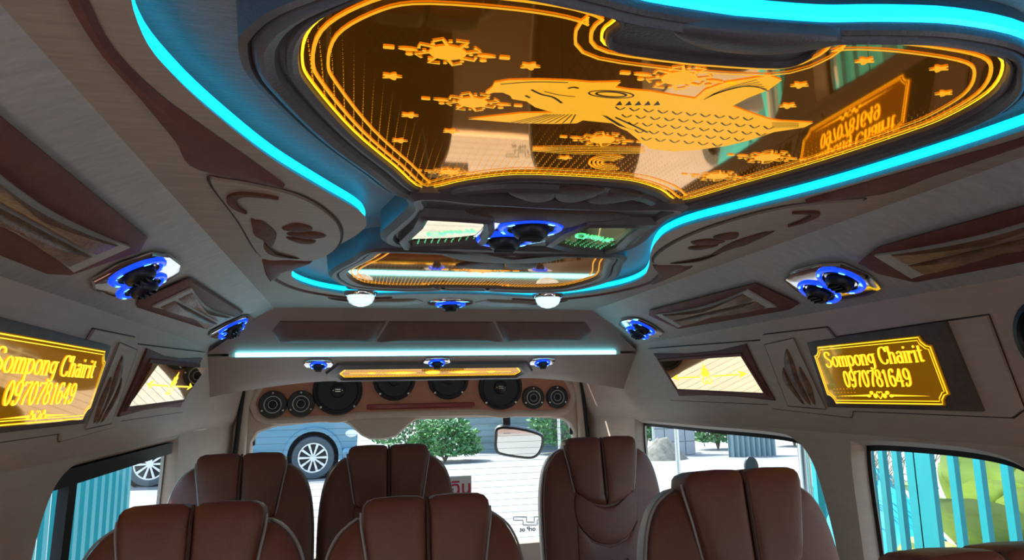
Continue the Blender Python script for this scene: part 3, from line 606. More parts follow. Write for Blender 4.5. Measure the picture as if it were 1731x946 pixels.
# ------------------------------------------------------------------ air vents
def vent_parts(t, fr, sp, R1, R2, plate, double=True):
    obj('bezel', MB().cushion(plate, .006, .003, 4, 4).xf(fr), M['chrome'], t, False)
    for (cx, cy), r in (((sp[0], sp[1]), R1), ((sp[2], sp[3]), R2))[:2 if double else 1]:
        f2 = Fr(fr((cx, cy, .006)), fr.ex, fr.ey, fr.ez)
        obj('light_ring', MB().lathe([(r*1.0, 0), (r*1.01, .004), (r*.96, .008), (r*.84, .008), (r*.76, .004), (r*.74, 0)], 32).xf(f2), M['blue'], t, False)
        lm = MB()
        for a in (30, 75, 150, 215, 300):
            q = math.radians(a); lm.add([(r*.86*math.cos(q + da)*k, r*.86*math.sin(q + da)*k, .0095) for da, k in ((-.14, .98), (.14, .98), (.14, 1.08), (-.14, 1.08))], [(0, 1, 2, 3)])
        tag(obj('light_spot', lm.xf(f2), M['blue2'], t, False, False), kind='stuff')
        obj('cup', MB().lathe([(r*.72, .008), (r*.66, .002), (r*.40, -.001), (.001, -.001)], 28).xf(f2), M['black'], t, False)
        nz = obj('nozzle', MB().lathe([(r*.56, 0), (r*.58, .010), (r*.50, .020), (r*.38, .024), (r*.34, .019), (.001, .017)], 24).xf(f2), M['black'], t, False)
        lv = MB()
        for k in (-1, 0, 1): lv.box((-r*.34, k*r*.2 - .0015, .017), (r*.34, k*r*.2 + .0015, .027))
        obj('louvre', lv.xf(f2), M['rubber'], nz, False, False)
def vent(name, fr, label, grp, R1, R2, sp, plate, double=True):
    t = empty(name, fr.o, label, 'air vent', grp)
    f0 = Fr((0, 0, 0), fr.ex, fr.ey, fr.ez); vent_parts(t, f0, sp, R1, R2, plate, double); return t
def lozenge(hx, hy, c=.35): return dense([(-hx, 0), (-hx*.85, -hy*.75), (-hx*c, -hy), (hx*c, -hy), (hx*.85, -hy*.75), (hx, 0), (hx*.85, hy*.75), (hx*c, hy), (-hx*c, hy), (-hx*.85, hy*.75)], .02)
gv = 'double blue-ringed vents on the sloped coves'
for s, u, v, sc, lab in ((-1, 1.425, .150, 1., 'double blue-lit air vent between the brown inlays, left cove'), (1, 1.325, .165, 1., 'double blue-lit air vent between the brown inlays, right cove'),
                         (-1, 2.46, .148, .95, 'double blue-lit air vent at the rear end of left cove'), (1, 2.395, .168, .95, 'double blue-lit air vent at the rear end of right cove')):
    f = SLOPE[s]; f = Fr(f((u, v, .0)), f.ex, f.ey, f.ez)
    vent('air_vent', f, lab, gv, .052*sc, .049*sc, (-.050*sc, -.010, .049*sc, .012), [(p[0], p[1]) for p in lozenge(.118*sc, .072)])
f = Fr((-.012, 1.225, Z2 - .004), (1, 0, 0), (0, 1, 0), (0, 0, -1))
vent('air_vent', f, 'large double blue-ringed vent in the middle of ceiling console', None, .060, .056, (.008, -.052, -.018, .052), dense([(-.058, -.11), (.068, -.11), (.082, -.05), (.070, .09), (.04, .12), (-.06, .12), (-.085, .06), (-.075, -.05)], .02))
f = Fr((.004, 2.30, CZ), (1, 0, 0), (0, 1, 0), (0, 0, -1))
vent('air_vent', f, 'single blue-ringed vent on the ceiling before the rear header', None, .052, .05, (0, 0, 0, 0), lozenge(.08, .07), False)
gv = 'small blue-ringed vents under the rear valance'
for x, lab in ((-.447, 'small blue-ringed vent at the left of rear valance'), (.006, 'small blue-ringed vent above the long amber strip'), (.443, 'small blue-ringed vent at the right of rear valance')):
    f = Fr(VF((x, .072 if abs(x) > .1 else .06, 0)), VF.ex, VF.ey, VF.ez); vent('air_vent', f, lab, gv, .033, .04, (0, 0, 0, 0), lozenge(.056, .036), False)

# crystal dome lamps
for s, lab in ((-1, 'crystal dome lamp on chrome base, left of the pair'), (1, 'crystal dome lamp on chrome base, right of the pair')):
    t = empty('dome_lamp', (s*.292 - .006, 2.075, CZ + .012), lab, 'ceiling lamp', 'crystal dome lamps on the ceiling'); fr = Fr((0, 0, 0), (1, 0, 0), (0, 1, 0), (0, 0, -1))
    obj('base', MB().lathe([(.046, -.03), (.048, .010), (.050, .020), (.046, .028), (.036, .030)], 28).xf(fr), M['chrome'], t, False)
    obj('crystal', MB().lathe([(.041, .027), (.040, .036), (.034, .048), (.022, .056), (.008, .060), (.001, .060)], 14).xf(fr), M['crystal'], t, False, False)

# ------------------------------------------------------------------ padded inlays on coves and ceiling
def inlay(s, pts, near, lab):
    fr = SLOPE[s]; us = [p[0] for p in pts]; t = empty('padded_inlay', fr((sum(us)/len(us), .15, 0)), lab, 'trim panel', 'brown padded inlays on the coves')
    pts = [(u, min(max(v, .03), .235)) for u, v in pts]; o = dense(pts, .03)
    obj('backing', MB().cushion(o, .006, .002, 3, 4).xf(fr), M['maroon'], t)
    u0, u1 = min(us) + .07, max(us) - .07; vm = .152; n = 16
    def hv(k): q = abs(2*k/n - 1); return .026 + .020*q**1.7                # waisted shield
    sh = [(u0 + (u1-u0)*k/n, vm - hv(k)) for k in range(n+1)] + [(u0 + (u1-u0)*k/n, vm + hv(k)) for k in range(n, -1, -1)]
    obj('shield', MB().plate(sh, .006, .011).xf(fr), M['slope'], t)
    for sg in (-1, 1):
        a = [(u0 + .03 + (u1-u0-.06)*k/n, vm + sg*.004) for k in range(n+1)]; b = [(u0 + .03 + (u1-u0-.06)*k/n, vm + sg*(hv(k) - .008)) for k in range(n, -1, -1)]
        obj('velvet_flute', MB().cushion(a + b, .014, .010, 4, 2).xf(fr), M['crush'], t)
inlay(-1, [(.60, .070), (1.235, .078), (1.29, .108), (1.255, .212), (1.2, .228), (.60, .228)], True, 'large brown padded inlay with velvet flutes, left cove foreground')
inlay(-1, [(1.60, .205), (1.61, .092), (2.30, .080), (2.33, .10), (2.27, .20), (1.65, .222)], False, 'brown padded inlay between two vents on the left cove')
inlay(1, [(.60, .095), (1.10, .095), (1.19, .125), (1.185, .17), (1.14, .222), (.60, .230)], True, 'large brown padded inlay with velvet flutes, right cove foreground')
inlay(1, [(1.50, .215), (1.53, .10), (2.15, .088), (2.20, .11), (2.17, .215), (1.56, .230)], False, 'brown padded inlay between two vents on the right cove')

DF = ceil_frame(CZ)
for s in (-1, 1):
    nm = 'left' if s < 0 else 'right'; dy = 0 if s < 0 else -.05
    def Q(*P): return [((CX if s < 0 else -CX), CY + dy) for CX, CY in (DF.px(*p) for p in P)]
    t = empty('carved_panel', (s*.43, 1.25, CZ), 'carved oval panel with leaf motifs on the ceiling, %s side' % nm, 'trim panel', 'carved ceiling panels')
    oo = cat(Q((352, 303), (380, 300), (440, 310), (500, 325), (545, 348), (575, 378), (577, 405), (560, 425), (530, 437), (490, 436), (441, 432), (400, 370)), 5)
    obj('groove', ribbon(MB(), oo, .004, .0012, True).xf(DF), M['seam'], t, smooth=False)
    obj('plate', MB().plate(offset(oo, -.004), 0, .005).xf(DF), M['ceil'], t)
    for P in ([(476, 381), (496, 372), (520, 375), (528, 383), (500, 386)], [(484, 389), (515, 386), (540, 388), (552, 394), (530, 398), (500, 395)], [(483, 396), (500, 396), (532, 401), (530, 406), (505, 405)]):
        obj('leaf_motif', MB().cushion(cat(Q(*P), 4), .006, .005, 4).xf(DF), M['motif'], t)
    for P, w_ in (([(470, 328), (440, 324), (412, 323), (400, 330), (404, 342), (418, 352)], 1), ([(424, 364), (432, 366), (445, 368), (466, 386), (466, 400), (457, 415), (446, 402), (430, 392), (427, 380)], 0), ([(447, 404), (452, 414), (458, 421), (480, 428), (508, 433), (478, 431), (456, 425), (446, 415)], 0)):
        if w_: 
            pp = cat(Q(*P), 5, False); A_, B_ = strip(pp, .03); n_ = len(A_)
            pp2 = [tuple(V(A_[i]) * (.15 + .85*math.sin(math.pi*(i+1)/(n_+1))) + V(pp[i])*(1 - (.15 + .85*math.sin(math.pi*(i+1)/(n_+1))))) for i in range(n_)] + [pp[i] for i in range(n_-1, -1, -1)]
            obj('swirl_motif', MB().plate(pp2, .004, .010).xf(DF), M['motif'], t)
        else: obj('swirl_motif', MB().cushion(cat(Q(*P), 4), .006, .005, 4).xf(DF), M['motif'], t)
    o = obj('padded_corner', MB().cushion(dense(Q((443, 438), (485, 437), (528, 440), (500, 448), (478, 456), (464, 470), (456, 473), (449, 462)), .02), .010, .002, 4).xf(DF), M['maroon'], ceiling)
    o = obj('padded_swoosh', MB().cushion(cat(Q((305, -60), (322, 0), (352, 90), (392, 165), (440, 240), (482, 303), (440, 300), (360, 272), (322, 215), (275, 130), (245, 40), (232, -60)), 4), .010, .002, 4).xf(DF), M['maroon'], ceiling) if False else None
    # crescent shaped inlay beside the cove light, built as a tapered band
    cpts = cat(Q((128, -60), (150, 0), (195, 84), (272, 160), (349, 216), (419, 265), (482, 310)), 5, False)
    out = cat(Q((95, -60), (115, 0), (167, 84), (244, 174), (296, 237), (335, 286), (470, 311)), 5, False)
    mbs = MB(); mbs.rings([[(p[0], p[1], .001) for p in cpts], [((p[0]*.75 + q[0]*.25), (p[1]*.75 + q[1]*.25), .008) for p, q in zip(cpts, out)], [((p[0]*.3 + q[0]*.7), (p[1]*.3 + q[1]*.7), .007) for p, q in zip(cpts, out)], [(q[0], q[1], .001) for q in out]], False)
    obj('padded_crescent', mbs.xf(DF), M['maroon'], ceiling)
    o = obj('padded_corner', MB().cushion(dense([(s*.09, 2.30), (s*.12, 2.23), (s*.33, 2.27), (s*.40, 2.22), (s*.33, 2.36), (s*.14, 2.37)], .02), .010, .002, 4).xf(DF), M['suede'], ceiling)
    obj('cove_rim', MB().tube([(p[0], p[1], CZ) for p in cat([(s*.512, 1.70), (s*.525, 1.85), (s*.49, 2.02), (s*.42, 2.14), (s*.31, 2.225), (s*.2, 2.20)], 5, False)], .006, 6), M['maroon'], ceiling)

# ------------------------------------------------------------------ wall panels
def wall_frame(s):
    ey = V((-s*TILT, 0, 1)).normalized(); return Fr(V((s*.851, 0, 1.5)) - ey*1.5, (0, -s, 0), ey, (-s, 0, -TILT))   # u to the right as seen from inside
def lotus(cx, cy, k):
    g = MB()
    for a, l, w_ in ((90, 1, .22), (55, .8, .2), (125, .8, .2), (25, .75, .18), (155, .75, .18)):
        q = math.radians(a); ca, sa = math.cos(q), math.sin(q)
        g.fill([[(cx, cy), (cx + k*(ca*l*.5 - sa*w_), cy + k*(sa*l*.5 + ca*w_)), (cx + k*ca*l, cy + k*sa*l), (cx + k*(ca*l*.5 + sa*w_), cy + k*(sa*l*.5 - ca*w_))]], .0015)
    for q in (-1, 1): ribbon(g, [(cx + q*k*(.1 + .35*(1 - t/10))*math.sin(t*.65) + q*k*.3, cy - k*.35 + k*.3*(1 - t/12)*math.cos(t*.65)) for t in range(10)], k*.08, .0015)
    return g
for s in (-1, 1):
    fr = wall_frame(s); nm = 'left' if s < 0 else 'right'; sd = -s                   # y = -s*u
    Y = lambda y: -s*y
    off = .06 if s < 0 else 0
    def yz(P): 
        r = [(Y(y + off), z) for y, z in P]; return r
    # raised backing panel with stepped outline
    bk = yz([(1.03 if s > 0 else .93, 1.575), (1.45, 1.568), (1.47, 1.595), (1.74, 1.60), (1.76, 1.585), (2.53, 1.612), (2.44, 1.408), (1.80, 1.400), (1.79, 1.388), (1.47, 1.372), (1.46, 1.388), (1.04 if s > 0 else .93, 1.385), (1.015 if s > 0 else .90, 1.40)])
    bp = empty('wall_panel', (s*.838, 1.6, 1.39), 'raised grey backing panel along the %s wall' % nm, 'wall panel', 'raised wall panels')
    obj('plate', MB().plate(bk, -.004, .006).xf(fr), M['vinyl'], bp); obj('edge_groove', ribbon(MB(), dense(offset(bk, .002), .05), .003, .0005, True).xf(fr), M['seam'], bp, smooth=False)
    f2 = Fr(fr((0, 0, .006)), fr.ex, fr.ey, fr.ez)
    # lit sign
    sg = empty('name_sign', f2((Y(1.31 + off), 1.40, 0)), 'amber lit name sign with phone number on the %s wall' % nm, 'sign')
    y0, y1, z0, z1 = (1.145, 1.51, 1.408, 1.553) if s > 0 else (1.095, 1.585, 1.415, 1.558)
    fo_ = dense([(Y(y0 - .055), z0 - .012), (Y(y1 + .02), z0 - .010), (Y(y1 + .035), z1 + .012), (Y(y0 - .03), z1 + .022)], .03)
    obj('padded_frame', MB().cushion(fo_, .003, .008, 3, 4).xf(f2), M['signpad'], sg)
    xa, xb = sorted((Y(y0), Y(y1))); c_ = .022; so = []
    for cx, cy, a0 in ((xb, z0, 180), (xb, z1, 270), (xa, z1, 0), (xa, z0, 90)):
        arc = [(cx + c_*math.cos(math.radians(a0 - q)), cy + c_*math.sin(math.radians(a0 - q))) for q in (0, 30, 60, 90)]; so += arc
    so = [(p[0] + (p[1] - z0)*(-.10 if s > 0 else .10), p[1]) for p in so]
    obj('sign_plate', MB().plate(so, .008, .014).xf(f2), M['sign'], sg, smooth=False)
    g = MB(); ribbon(g, offset(so, -.003), .0022, .0150, True); ribbon(g, offset(so, -.009), .0016, .0150, True); obj('lit_border', g.xf(f2), M['glow2'], sg, smooth=False)
    um = (xa + xb)/2 + (-.006 if s > 0 else .006); 
    for body, sz, zz, bold, sx in (('Sompong Chairit', .052, 1.516, .0012, 1.0), ('0970781649', .050, 1.466, .0012, .93)):
        tm = serif_text(body, .150, .065); tm.v = [(p[0], p[1]*sz*(.74 if len(body) > 12 else .80), 0) for p in tm.v]; wd = max(p[0] for p in tm.v) - min(p[0] for p in tm.v); k_ = (.83 if len(body) > 12 else .56)*(xb - xa)/wd
        tm.v = [(um + p[0]*k_, zz + p[1]*1.0, .0152) for p in tm.v]; obj('lettering', tm.xf(f2), M['glow2'], sg, smooth=False)
    g = MB(); 
    for q in (-1, 1):
        g.fill([[(um + q*.035, 1.427), (um + q*.14, 1.4275), (um + q*.035, 1.431)]], .0151)
        for j in range(3): g.fill([ell(um + q*(.014 + j*.010), 1.430 + (.005 if j == 1 else -.002), .006, .0055 - j*.001, 10)], .0151)
    ribbon(g, [(um + .0085*math.sin(a)**3, 1.431 + .0006*(13*math.cos(a) - 5*math.cos(2*a) - 2*math.cos(3*a))) for a in [i*math.pi/12 for i in range(24)]], .002, .0151, True)
    obj('lit_ornament', g.xf(f2), M['glow2'], sg, smooth=False)
    g = MB()
    for i in range(26):
        for j in range(4):
            x = xa + .03 + i*.0115; z = z0 + .010 + j*.009
            if inside((x, z), offset(so, -.012)) and (j == 0 or i < 7): g.add([(x-.002, z, .0149), (x, z-.0012, .0149), (x+.002, z, .0149), (x, z+.0012, .0149)], [(0, 1, 2, 3)])
    tag(obj('lit_dots', g.xf(f2), M['glow'], sg, smooth=False), kind='stuff')
    # pillar motif
    pm = empty('flute_motif', f2((Y(1.6 + off), 1.39, 0)), 'carved three-flute motif beside the lit sign, %s wall' % nm, 'trim panel', 'carved pillar motifs')
    off = .08 if s < 0 else 0
    po = yz([(1.545, 1.392), (1.70, 1.398), (1.735, 1.572), (1.60, 1.580)]); obj('plate', MB().plate(po, 0, .004).xf(f2), M['vinyl'], pm); obj('groove', ribbon(MB(), dense(offset(po, .001), .04), .0025, .0045, True).xf(f2), M['seam'], pm, smooth=False)
    for P in ([(1.640, 1.555), (1.665, 1.52), (1.655, 1.47), (1.612, 1.408), (1.600, 1.408), (1.622, 1.475), (1.625, 1.52)], [(1.675, 1.505), (1.69, 1.478), (1.675, 1.45), (1.637, 1.408), (1.627, 1.408), (1.662, 1.47)], [(1.605, 1.505), (1.612, 1.47), (1.590, 1.408), (1.580, 1.408), (1.578, 1.45), (1.59, 1.48)]):
        obj('flute', MB().cushion(cat(yz(P), 4), .008, .004, 4).xf(f2), M['crush'], pm)
    off = .06 if s < 0 else 0
    # decorative mirror
    mm = empty('wall_mirror', f2((Y(2.05 + off), 1.42, 0)), 'gold mirror with engraved lotus in maroon frame, %s wall' % nm, 'mirror')
    mq = dense(yz([(1.79, 1.435), (2.33, 1.452), (2.42, 1.560), (1.86, 1.548)]), .04); fq = yz([(1.755, 1.412), (1.95, 1.424), (2.15, 1.428), (2.34, 1.425), (2.38, 1.50), (2.47, 1.592), (2.2, 1.575), (2.0, 1.572), (1.83, 1.582), (1.80, 1.50)])
    obj('frame', MB().cushion(dense(fq, .03), .003, .006, 3, 4).xf(f2), M['maroon'], mm); obj('frame_rim', MB().loft(mq, [(.012, .008), (.008, .013), (0, .012), (-.002, .008)]).xf(f2), M['maroon'], mm)
    gl = MB().plate(mq, .006, .0105); gl.v = [(p[0], p[1], p[2] + ((p[1] - 1.44)*.20 if s < 0 and p[2] > .008 else 0)) for p in gl.v]; obj('glass', gl.xf(f2), M['peach'], mm, smooth=False)
    cx = Y(2.10 + off); g = lotus(cx, 1.492, .045); 
    for q in (-1, 1):
        ribbon(g, [(cx + q*.045, 1.492), (cx + q*.20, 1.493)], .0045, .0015); g.fill([[(cx + q*.20, 1.482), (cx + q*.25, 1.494), (cx + q*.20, 1.506), (cx + q*.215, 1.494)]], .0015)
    g.v = [(p[0], p[1], .0115 + ((p[1] - 1.44)*.20 if s < 0 else 0)) for p in g.v]; obj('engraved_lotus', g.xf(f2), M['glow2'], mm, smooth=False)
# dark round cover at the right edge of view
t = empty('wall_speaker', (.845, .925, 1.47), 'dark oval cover on right wall at the picture edge', 'speaker')
fr = Fr((.846, .925, 1.525), (0, -1, 0), (-TILT, 0, 1), (-1, 0, -TILT)); oo = ell(0, 0, .055, .062, 28)
obj('rim', MB().loft(oo, [(.006, 0), (.006, .010), (-.004, .014), (-.008, .006)]).xf(fr), M['black'], t); obj('grille', MB().cushion(oo, .006, .004).xf(fr), M['rubber'], t)

# ------------------------------------------------------------------ seats
def make_seat(lumbar=True):
    t = empty('passenger_seat', (0, 0, 0), '', 'seat', 'russet leather passenger seats')
    al = math.radians(9); bf = Fr((0, 0, .44), (1, 0, 0), (0, math.sin(al), math.cos(al)), (0, -math.cos(al), math.sin(al)))
    hb = [(.20, 0), (.226, .15), (.236, .38), (.236, .56), (.230, .66), (.215, .735), (.190, .782), (.15, .812), (.07, .822)]
    ob = cat([(0, 0)] + hb + [(0, .822)] + mirx(hb)[::-1], 3)
    obj('back_shell', MB().cushion([(p[0]*1.01, p[1]*1.003) for p in ob], .002, .03, 4, 3, back=.07).xf(Fr(bf((0, 0, -.035)), bf.ex, bf.ey, bf.ez)), M['seat_grey'], t, False)
    obj('backrest', MB().cushion(ob, .045, .01, 7, 3).xf(bf), M['seat'], t, False)
    for s in (-1, 1):                                               # two headrest halves with a seam between
        o = [(s*.002, .603), (s*.03, .607), (s*.07, .622), (s*.100, .643), (s*.114, .655), (s*.120, .69), (s*.130, .75), (s*.139, .80), (s*.141, .822), (s*.138, .838), (s*.130, .847), (s*.115, .852), (s*.06, .854), (s*.018, .852), (s*.006, .846), (s*.002, .835)]
        o = dense(o, .02); obj('headrest_pad', MB().cushion(o, .026, .048, 6, 4.5, back=.03).xf(bf), M['seat'], t, False)
        pp = cat([(s*.116, .655, .050), (s*.123, .69, .052), (s*.133, .75, .052), (s*.1425, .80, .050), (s*.1435, .825, .046)], 4, False)
        obj('piping', MB().tube([bf(p) for p in pp], .0032, 6), M['piping'], t, False)
        wp = cat([(s*.238, .40, .012), (s*.238, .56, .012), (s*.232, .662, .012), (s*.217, .737, .012), (s*.192, .785, .012), (s*.15, .815, .012)], 4, False)
        obj('edge_piping', MB().tube([bf(p) for p in wp], .0028, 6), M['piping'], t, False)
    obj('centre_seam', MB().tube([bf((0, .612 + .236*i/8, .0655 + (.004 if 0 < i < 8 else -.01))) for i in range(9)], .004, 6), M['seam'], t, False)
    cr = [(-.114, .648), (-.06, .612), (0, .596), (.06, .612), (.114, .648), (.118, .555), (.07, .488), (0, .465), (-.07, .488), (-.118, .555)]
    obj('crescent_pad', MB().cushion(cat(cr, 4), .012, .053, 5, 3).xf(bf), M['seat'], t, False)
    lb = [(-.118, .545), (-.07, .482), (0, .458), (.07, .482), (.118, .545), (.135, .05), (-.135, .05)]
    lp = obj('lumbar_pad', MB().cushion(dense(lb, .03), .010, .051, 5, 4).xf(bf), M['seat'], t, False)
    g = MB()
    for k in range(-7, 8):
        for q in (-1, 1):
            pts = [(k*.06 + q*(j - 8)*.02, .26 - (j - 8)*.026, .0625) for j in range(17)]; pts = [p for p in pts if abs(p[0]) < .105 and .085 < p[1] < .44]
            if len(pts) > 1: g.tube([bf(p) for p in pts], .0018, 4)
    obj('quilt_stitching', g, M['seam'], lp, False)
    sc_ = MB().cushion(rrect(-.222, -.50, .222, .02, .06), .05, .07, 6, 3, back=.03); sc_.v = [(p[0], p[1], p[2] + .36) for p in sc_.v]; obj('seat_cushion', sc_, M['seat'], t, False)
    pd = MB().cushion(rrect(-.19, -.42, .19, -.02, .04), .01, .30, 3, 4); obj('pedestal', pd, M['black'], t, False)
    return t
seat0 = make_seat()
SEATS = [(-.668, 2.50, 1.265, .98, 'russet seat in the back row beside the left window'), (-.190, 2.56, 1.272, .99, 'russet seat in back row centre, before the rear window'),
         (.600, 2.56, 1.272, 1.0, 'russet seat in back row with stitched crescent, right of the aisle'),
         (-.606, 1.50, 1.250, .915, 'russet seat nearest the camera on the left'), (-.170, 1.455, 1.248, .885, 'russet seat nearest the camera in the middle'),
         (.548, 1.50, 1.262, 1.02, 'dark russet seat in front of the right rear window'), (.485, .80, 1.238, .93, 'russet seat top at the bottom right corner')]
for i, (x, y, zt, sc_, lab) in enumerate(SEATS):
    o = seat0 if i == 0 else copy_tree(seat0)
    o.location = (x, y - .135, 0); k = zt/1.285; o.scale = (sc_, 1, k); o['label'] = lab

# ------------------------------------------------------------------ outside
def gz(y): return -.55 + max(0, min(1, (y - 3.8)/8.0))*.50
ys = [-12, 0, 3.8, 6, 8, 10, 11.8, 16, 24, 45]
gr = MB().rings([[(x, y, gz(y)) for x in (-40, -10, 0, 10, 40)] for y in ys], False)
struct('ground', gr, M['road'], 'pale sunlit concrete yard and road')
# parked vehicle
cy = 14.3; cg = gz(cy); wc = UY(529, 776, cy - .9); cxw = wc.x
car = empty('parked_car', (cxw - 1.2, cy, cg), 'blue grey parked car with silver alloy wheel behind the van', 'car')
cd = cy - .88; zc = cg + .40
side = [(cxw + .78, cg + .45), (cxw + .80, cg + .75), (cxw + .70, cg + .98), (cxw + .1, cg + 1.08), (cxw - .5, cg + 1.14), (cxw - 1.1, cg + 1.72), (cxw - 2.9, cg + 1.76), (cxw - 3.7, cg + 1.12), (cxw - 3.75, cg + .45), (cxw - 3.2, cg + .30)]
def arch(x): return [(x - .47*math.cos(a), cg + .40 + .47*math.sin(a)) for a in [math.pi*i/12 for i in range(13)]]
poly = side + [(cxw - 3.13, cg + .30)] + arch(cxw - 2.75)[0:13] + [(cxw - .5, cg + .30)] + arch(cxw) + [(cxw + .5, cg + .32)]
bd = MB().fill([poly], 0); bd.rings([[(p[0], p[1], 0) for p in poly], [(p[0], p[1], 1.75) for p in poly]]); bd.fill([poly], 1.75)
obj('body', bd.xf(Fr((0, cd, 0), (1, 0, 0), (0, 0, 1), (0, 1, 0))), M['car'], car)
for x in (cxw, cxw - 2.75):
    fl = MB(); fl.rings([[(x - r*math.cos(a), cd + w_, cg + .40 + r*math.sin(a)) for a in [math.pi*(i/16*1.1 - .05) for i in range(17)]] for r, w_ in ((.55, .0), (.53, -.05), (.46, -.05), (.455, .04))], False); obj('wheel_arch', fl, M['car'], car)
    lin = MB(); lin.rings([[(x - .465*math.cos(a), cd + w_, cg + .40 + .465*math.sin(a)) for a in [2*math.pi*i/24 for i in range(24)]] for w_ in (.02, .3)]); lin.add([(x - .465*math.cos(a), cd + .3, cg + .40 + .465*math.sin(a)) for a in [2*math.pi*i/24 for i in range(24)]], [tuple(range(24))]); obj('wheel_well', lin, M['rubber'], car)
    wf = Fr((x, cd - .01, cg + .385), (1, 0, 0), (0, 0, 1), (0, -1, 0))
    wh = obj('tyre', MB().lathe([(.26, -.16), (.37, -.16), (.385, -.12), (.385, -.02), (.37, .02), (.30, .03), (.265, .01), (.26, -.05)], 36).xf(wf), M['tyre'], car)
    al_ = MB().lathe([(.268, -.03), (.268, .012), (.245, .012), (.24, -.03)], 36); al_.lathe([(.001, .012), (.06, .012), (.065, -.02)], 20)
    for k in range(10):
        a = 2*math.pi*k/10; ca, sa = math.cos(a), math.sin(a)
        al_.add([(ca*r - sa*w_, sa*r + ca*w_, z) for r, w_, z in ((.05, .014, .010), (.05, -.014, .010), (.25, -.022, .006), (.25, .022, .006), (.05, .014, -.02), (.05, -.014, -.02), (.25, -.022, -.02), (.25, .022, -.02))], [(0, 1, 2, 3), (0, 1, 5, 4), (1, 2, 6, 5), (2, 3, 7, 6), (3, 0, 4, 7)])
    obj('alloy_wheel', al_.xf(wf), M['alloy'], car)
    obj('wheel_back', MB().fill([ell(0, 0, .25, .25, 24)], -.04).xf(wf), M['rubber'], car, smooth=False)
obj('side_glass', MB().plate([(cxw - .60, cg + 1.16), (cxw - 1.15, cg + 1.66), (cxw - 2.85, cg + 1.69), (cxw - 3.5, cg + 1.16)], -.012, .002).xf(Fr((0, cd, 0), (1, 0, 0), (0, 0, 1), (0, 1, 0))), M['carglass'], car)
obj('head_light', MB().cushion(ell(cxw + .68, cg + .80, .11, .07, 16), .03, .01).xf(Fr((0, cd, 0), (1, 0, 0), (0, 0, 1), (0, -1, 0))), M['white'], car)
obj('bumper', MB().cushion(rrect(cxw + .52, cg + .32, cxw + .86, cg + .55, .08), .05, .05).xf(Fr((0, cd, 0), (1, 0, 0), (0, 0, 1), (0, -1, 0))), M['car'], car)

def bush(name, c, r, n, m, label, cat_='bush', stem=True):
    t = empty(name, (c[0], c[1], c[2]), label, cat_); g = MB(); rnd = random.Random(int(c[0]*100) + n)
    for i in range(n):
        a, b_, q = rnd.uniform(0, 6.28), rnd.uniform(-.1, 1), rnd.uniform(.35, 1)**.5
        p = V((c[0] + math.cos(a)*math.sqrt(max(0, 1 - b_*b_))*r[0]*q, c[1] + math.sin(a)*math.sqrt(max(0, 1 - b_*b_))*r[1]*q, c[2] + r[2]*(.15 + .85*max(b_, 0))*q + .05))
        d1 = V((rnd.uniform(-1, 1), rnd.uniform(-1, 1), rnd.uniform(-.2, 1))).normalized(); d2 = d1.cross(V((rnd.uniform(-1, 1), rnd.uniform(-1, 1), .3))).normalized(); l = rnd.uniform(.08, .17)
        g.add([p, p + d1*l*.5 + d2*l*.22, p + d1*l, p + d1*l*.5 - d2*l*.22], [(0, 1, 2, 3)])
    f_ = obj('foliage', g, M[m], t, smooth=False); f_['kind'] = 'stuff'
    st = MB()
    for k in range(5): a = k*1.3; st.tube([(c[0], c[1], c[2]), (c[0] + math.cos(a)*r[0]*.3, c[1] + math.sin(a)*r[1]*.3, c[2] + r[2]*.5), (c[0] + math.cos(a)*r[0]*.5, c[1] + math.sin(a)*r[1]*.5, c[2] + r[2]*.85)], .02, 5)
    obj('stem', st, M['twig'], t)
g0 = gz(15)
p = UY(752, 765, 15.6); bush('leafy_bush', (p.x, 15.6, g0), (.85, .5, .95), 2600, 'leaf', 'green leafy bush at the roadside behind rear window')
p = UY(690, 745, 18.5); bush('leafy_bush', (p.x, 18.5, g0), (.9, .6, 1.6), 1800, 'leaf', 'taller green shrub behind the tailgate tongue')
p = UY(950, 745, 16.4); bush('leafy_bush', (p.x, 16.4, g0), (.85, .4, 1.8), 2200, 'leaf', 'green roadside shrub right of the hanging mirror')
for px, lab, hh in ((1093, 'dark green tree beside the grey block wall', 2.2), (1215, 'dark green shrub between block wall and sheet fence', 1.3), (1345, 'dark green hedge at the right of sheet fence', 1.2)):
    p = UY(px, 770, 15.8); bush('roadside_tree', (p.x, p.y, g0), (.45 if px < 1200 else .62, .35, hh), 2400, 'leaf', lab, 'tree')
# low wall behind the road
p0, p1 = UY(780, 765, 17.6), UY(1000, 765, 17.6)
tag(obj('low_wall', MB().box((p0.x, 17.6, g0 - .1), (p1.x + .4, 17.8, g0 + 2.3)), M['wallg'], smooth=False), 'weathered grey green wall across the road', 'wall')
p0, p1 = UY(1107, 770, 14.9), UY(1176, 770, 14.9); bw = empty('block_wall', ((p0.x + p1.x)/2, 14.9, g0), 'grey block wall with slanted joints across road', 'wall')
mb = MB().box((p0.x, 14.9, g0 - .05), (p1.x, 15.0, g0 + 1.8)); obj('backing', mb, M['wallg'], bw, smooth=False)
bw_, bh_ = (p1.x - p0.x)/4, .30; blk = None
for r_ in range(6):
    for k in range(4):
        if blk is None:
            blk = obj('block', MB().box((.008, -.02, .008), (bw_ - .012, .01, bh_ - .008)), M['block'], bw, False, False); q = blk
        else: q = blk.copy(); link(q)
        q.location = (p0.x + k*bw_ - bw.location.x, -.01, r_*bh_)
p = UY(1122, 770, 14.1); sp = MB(); rnd = random.Random(3); R = []
for i in range(8): R.append([(p.x + math.cos(a)*.5*(1 - i/8)**.7*(1 + .15*rnd.random()), 14.1 + math.sin(a)*.4*(1 - i/8)**.7, g0 + .42*i/7*(1 + .12*rnd.random())) for a in [2*math.pi*k/22 for k in range(22)]])
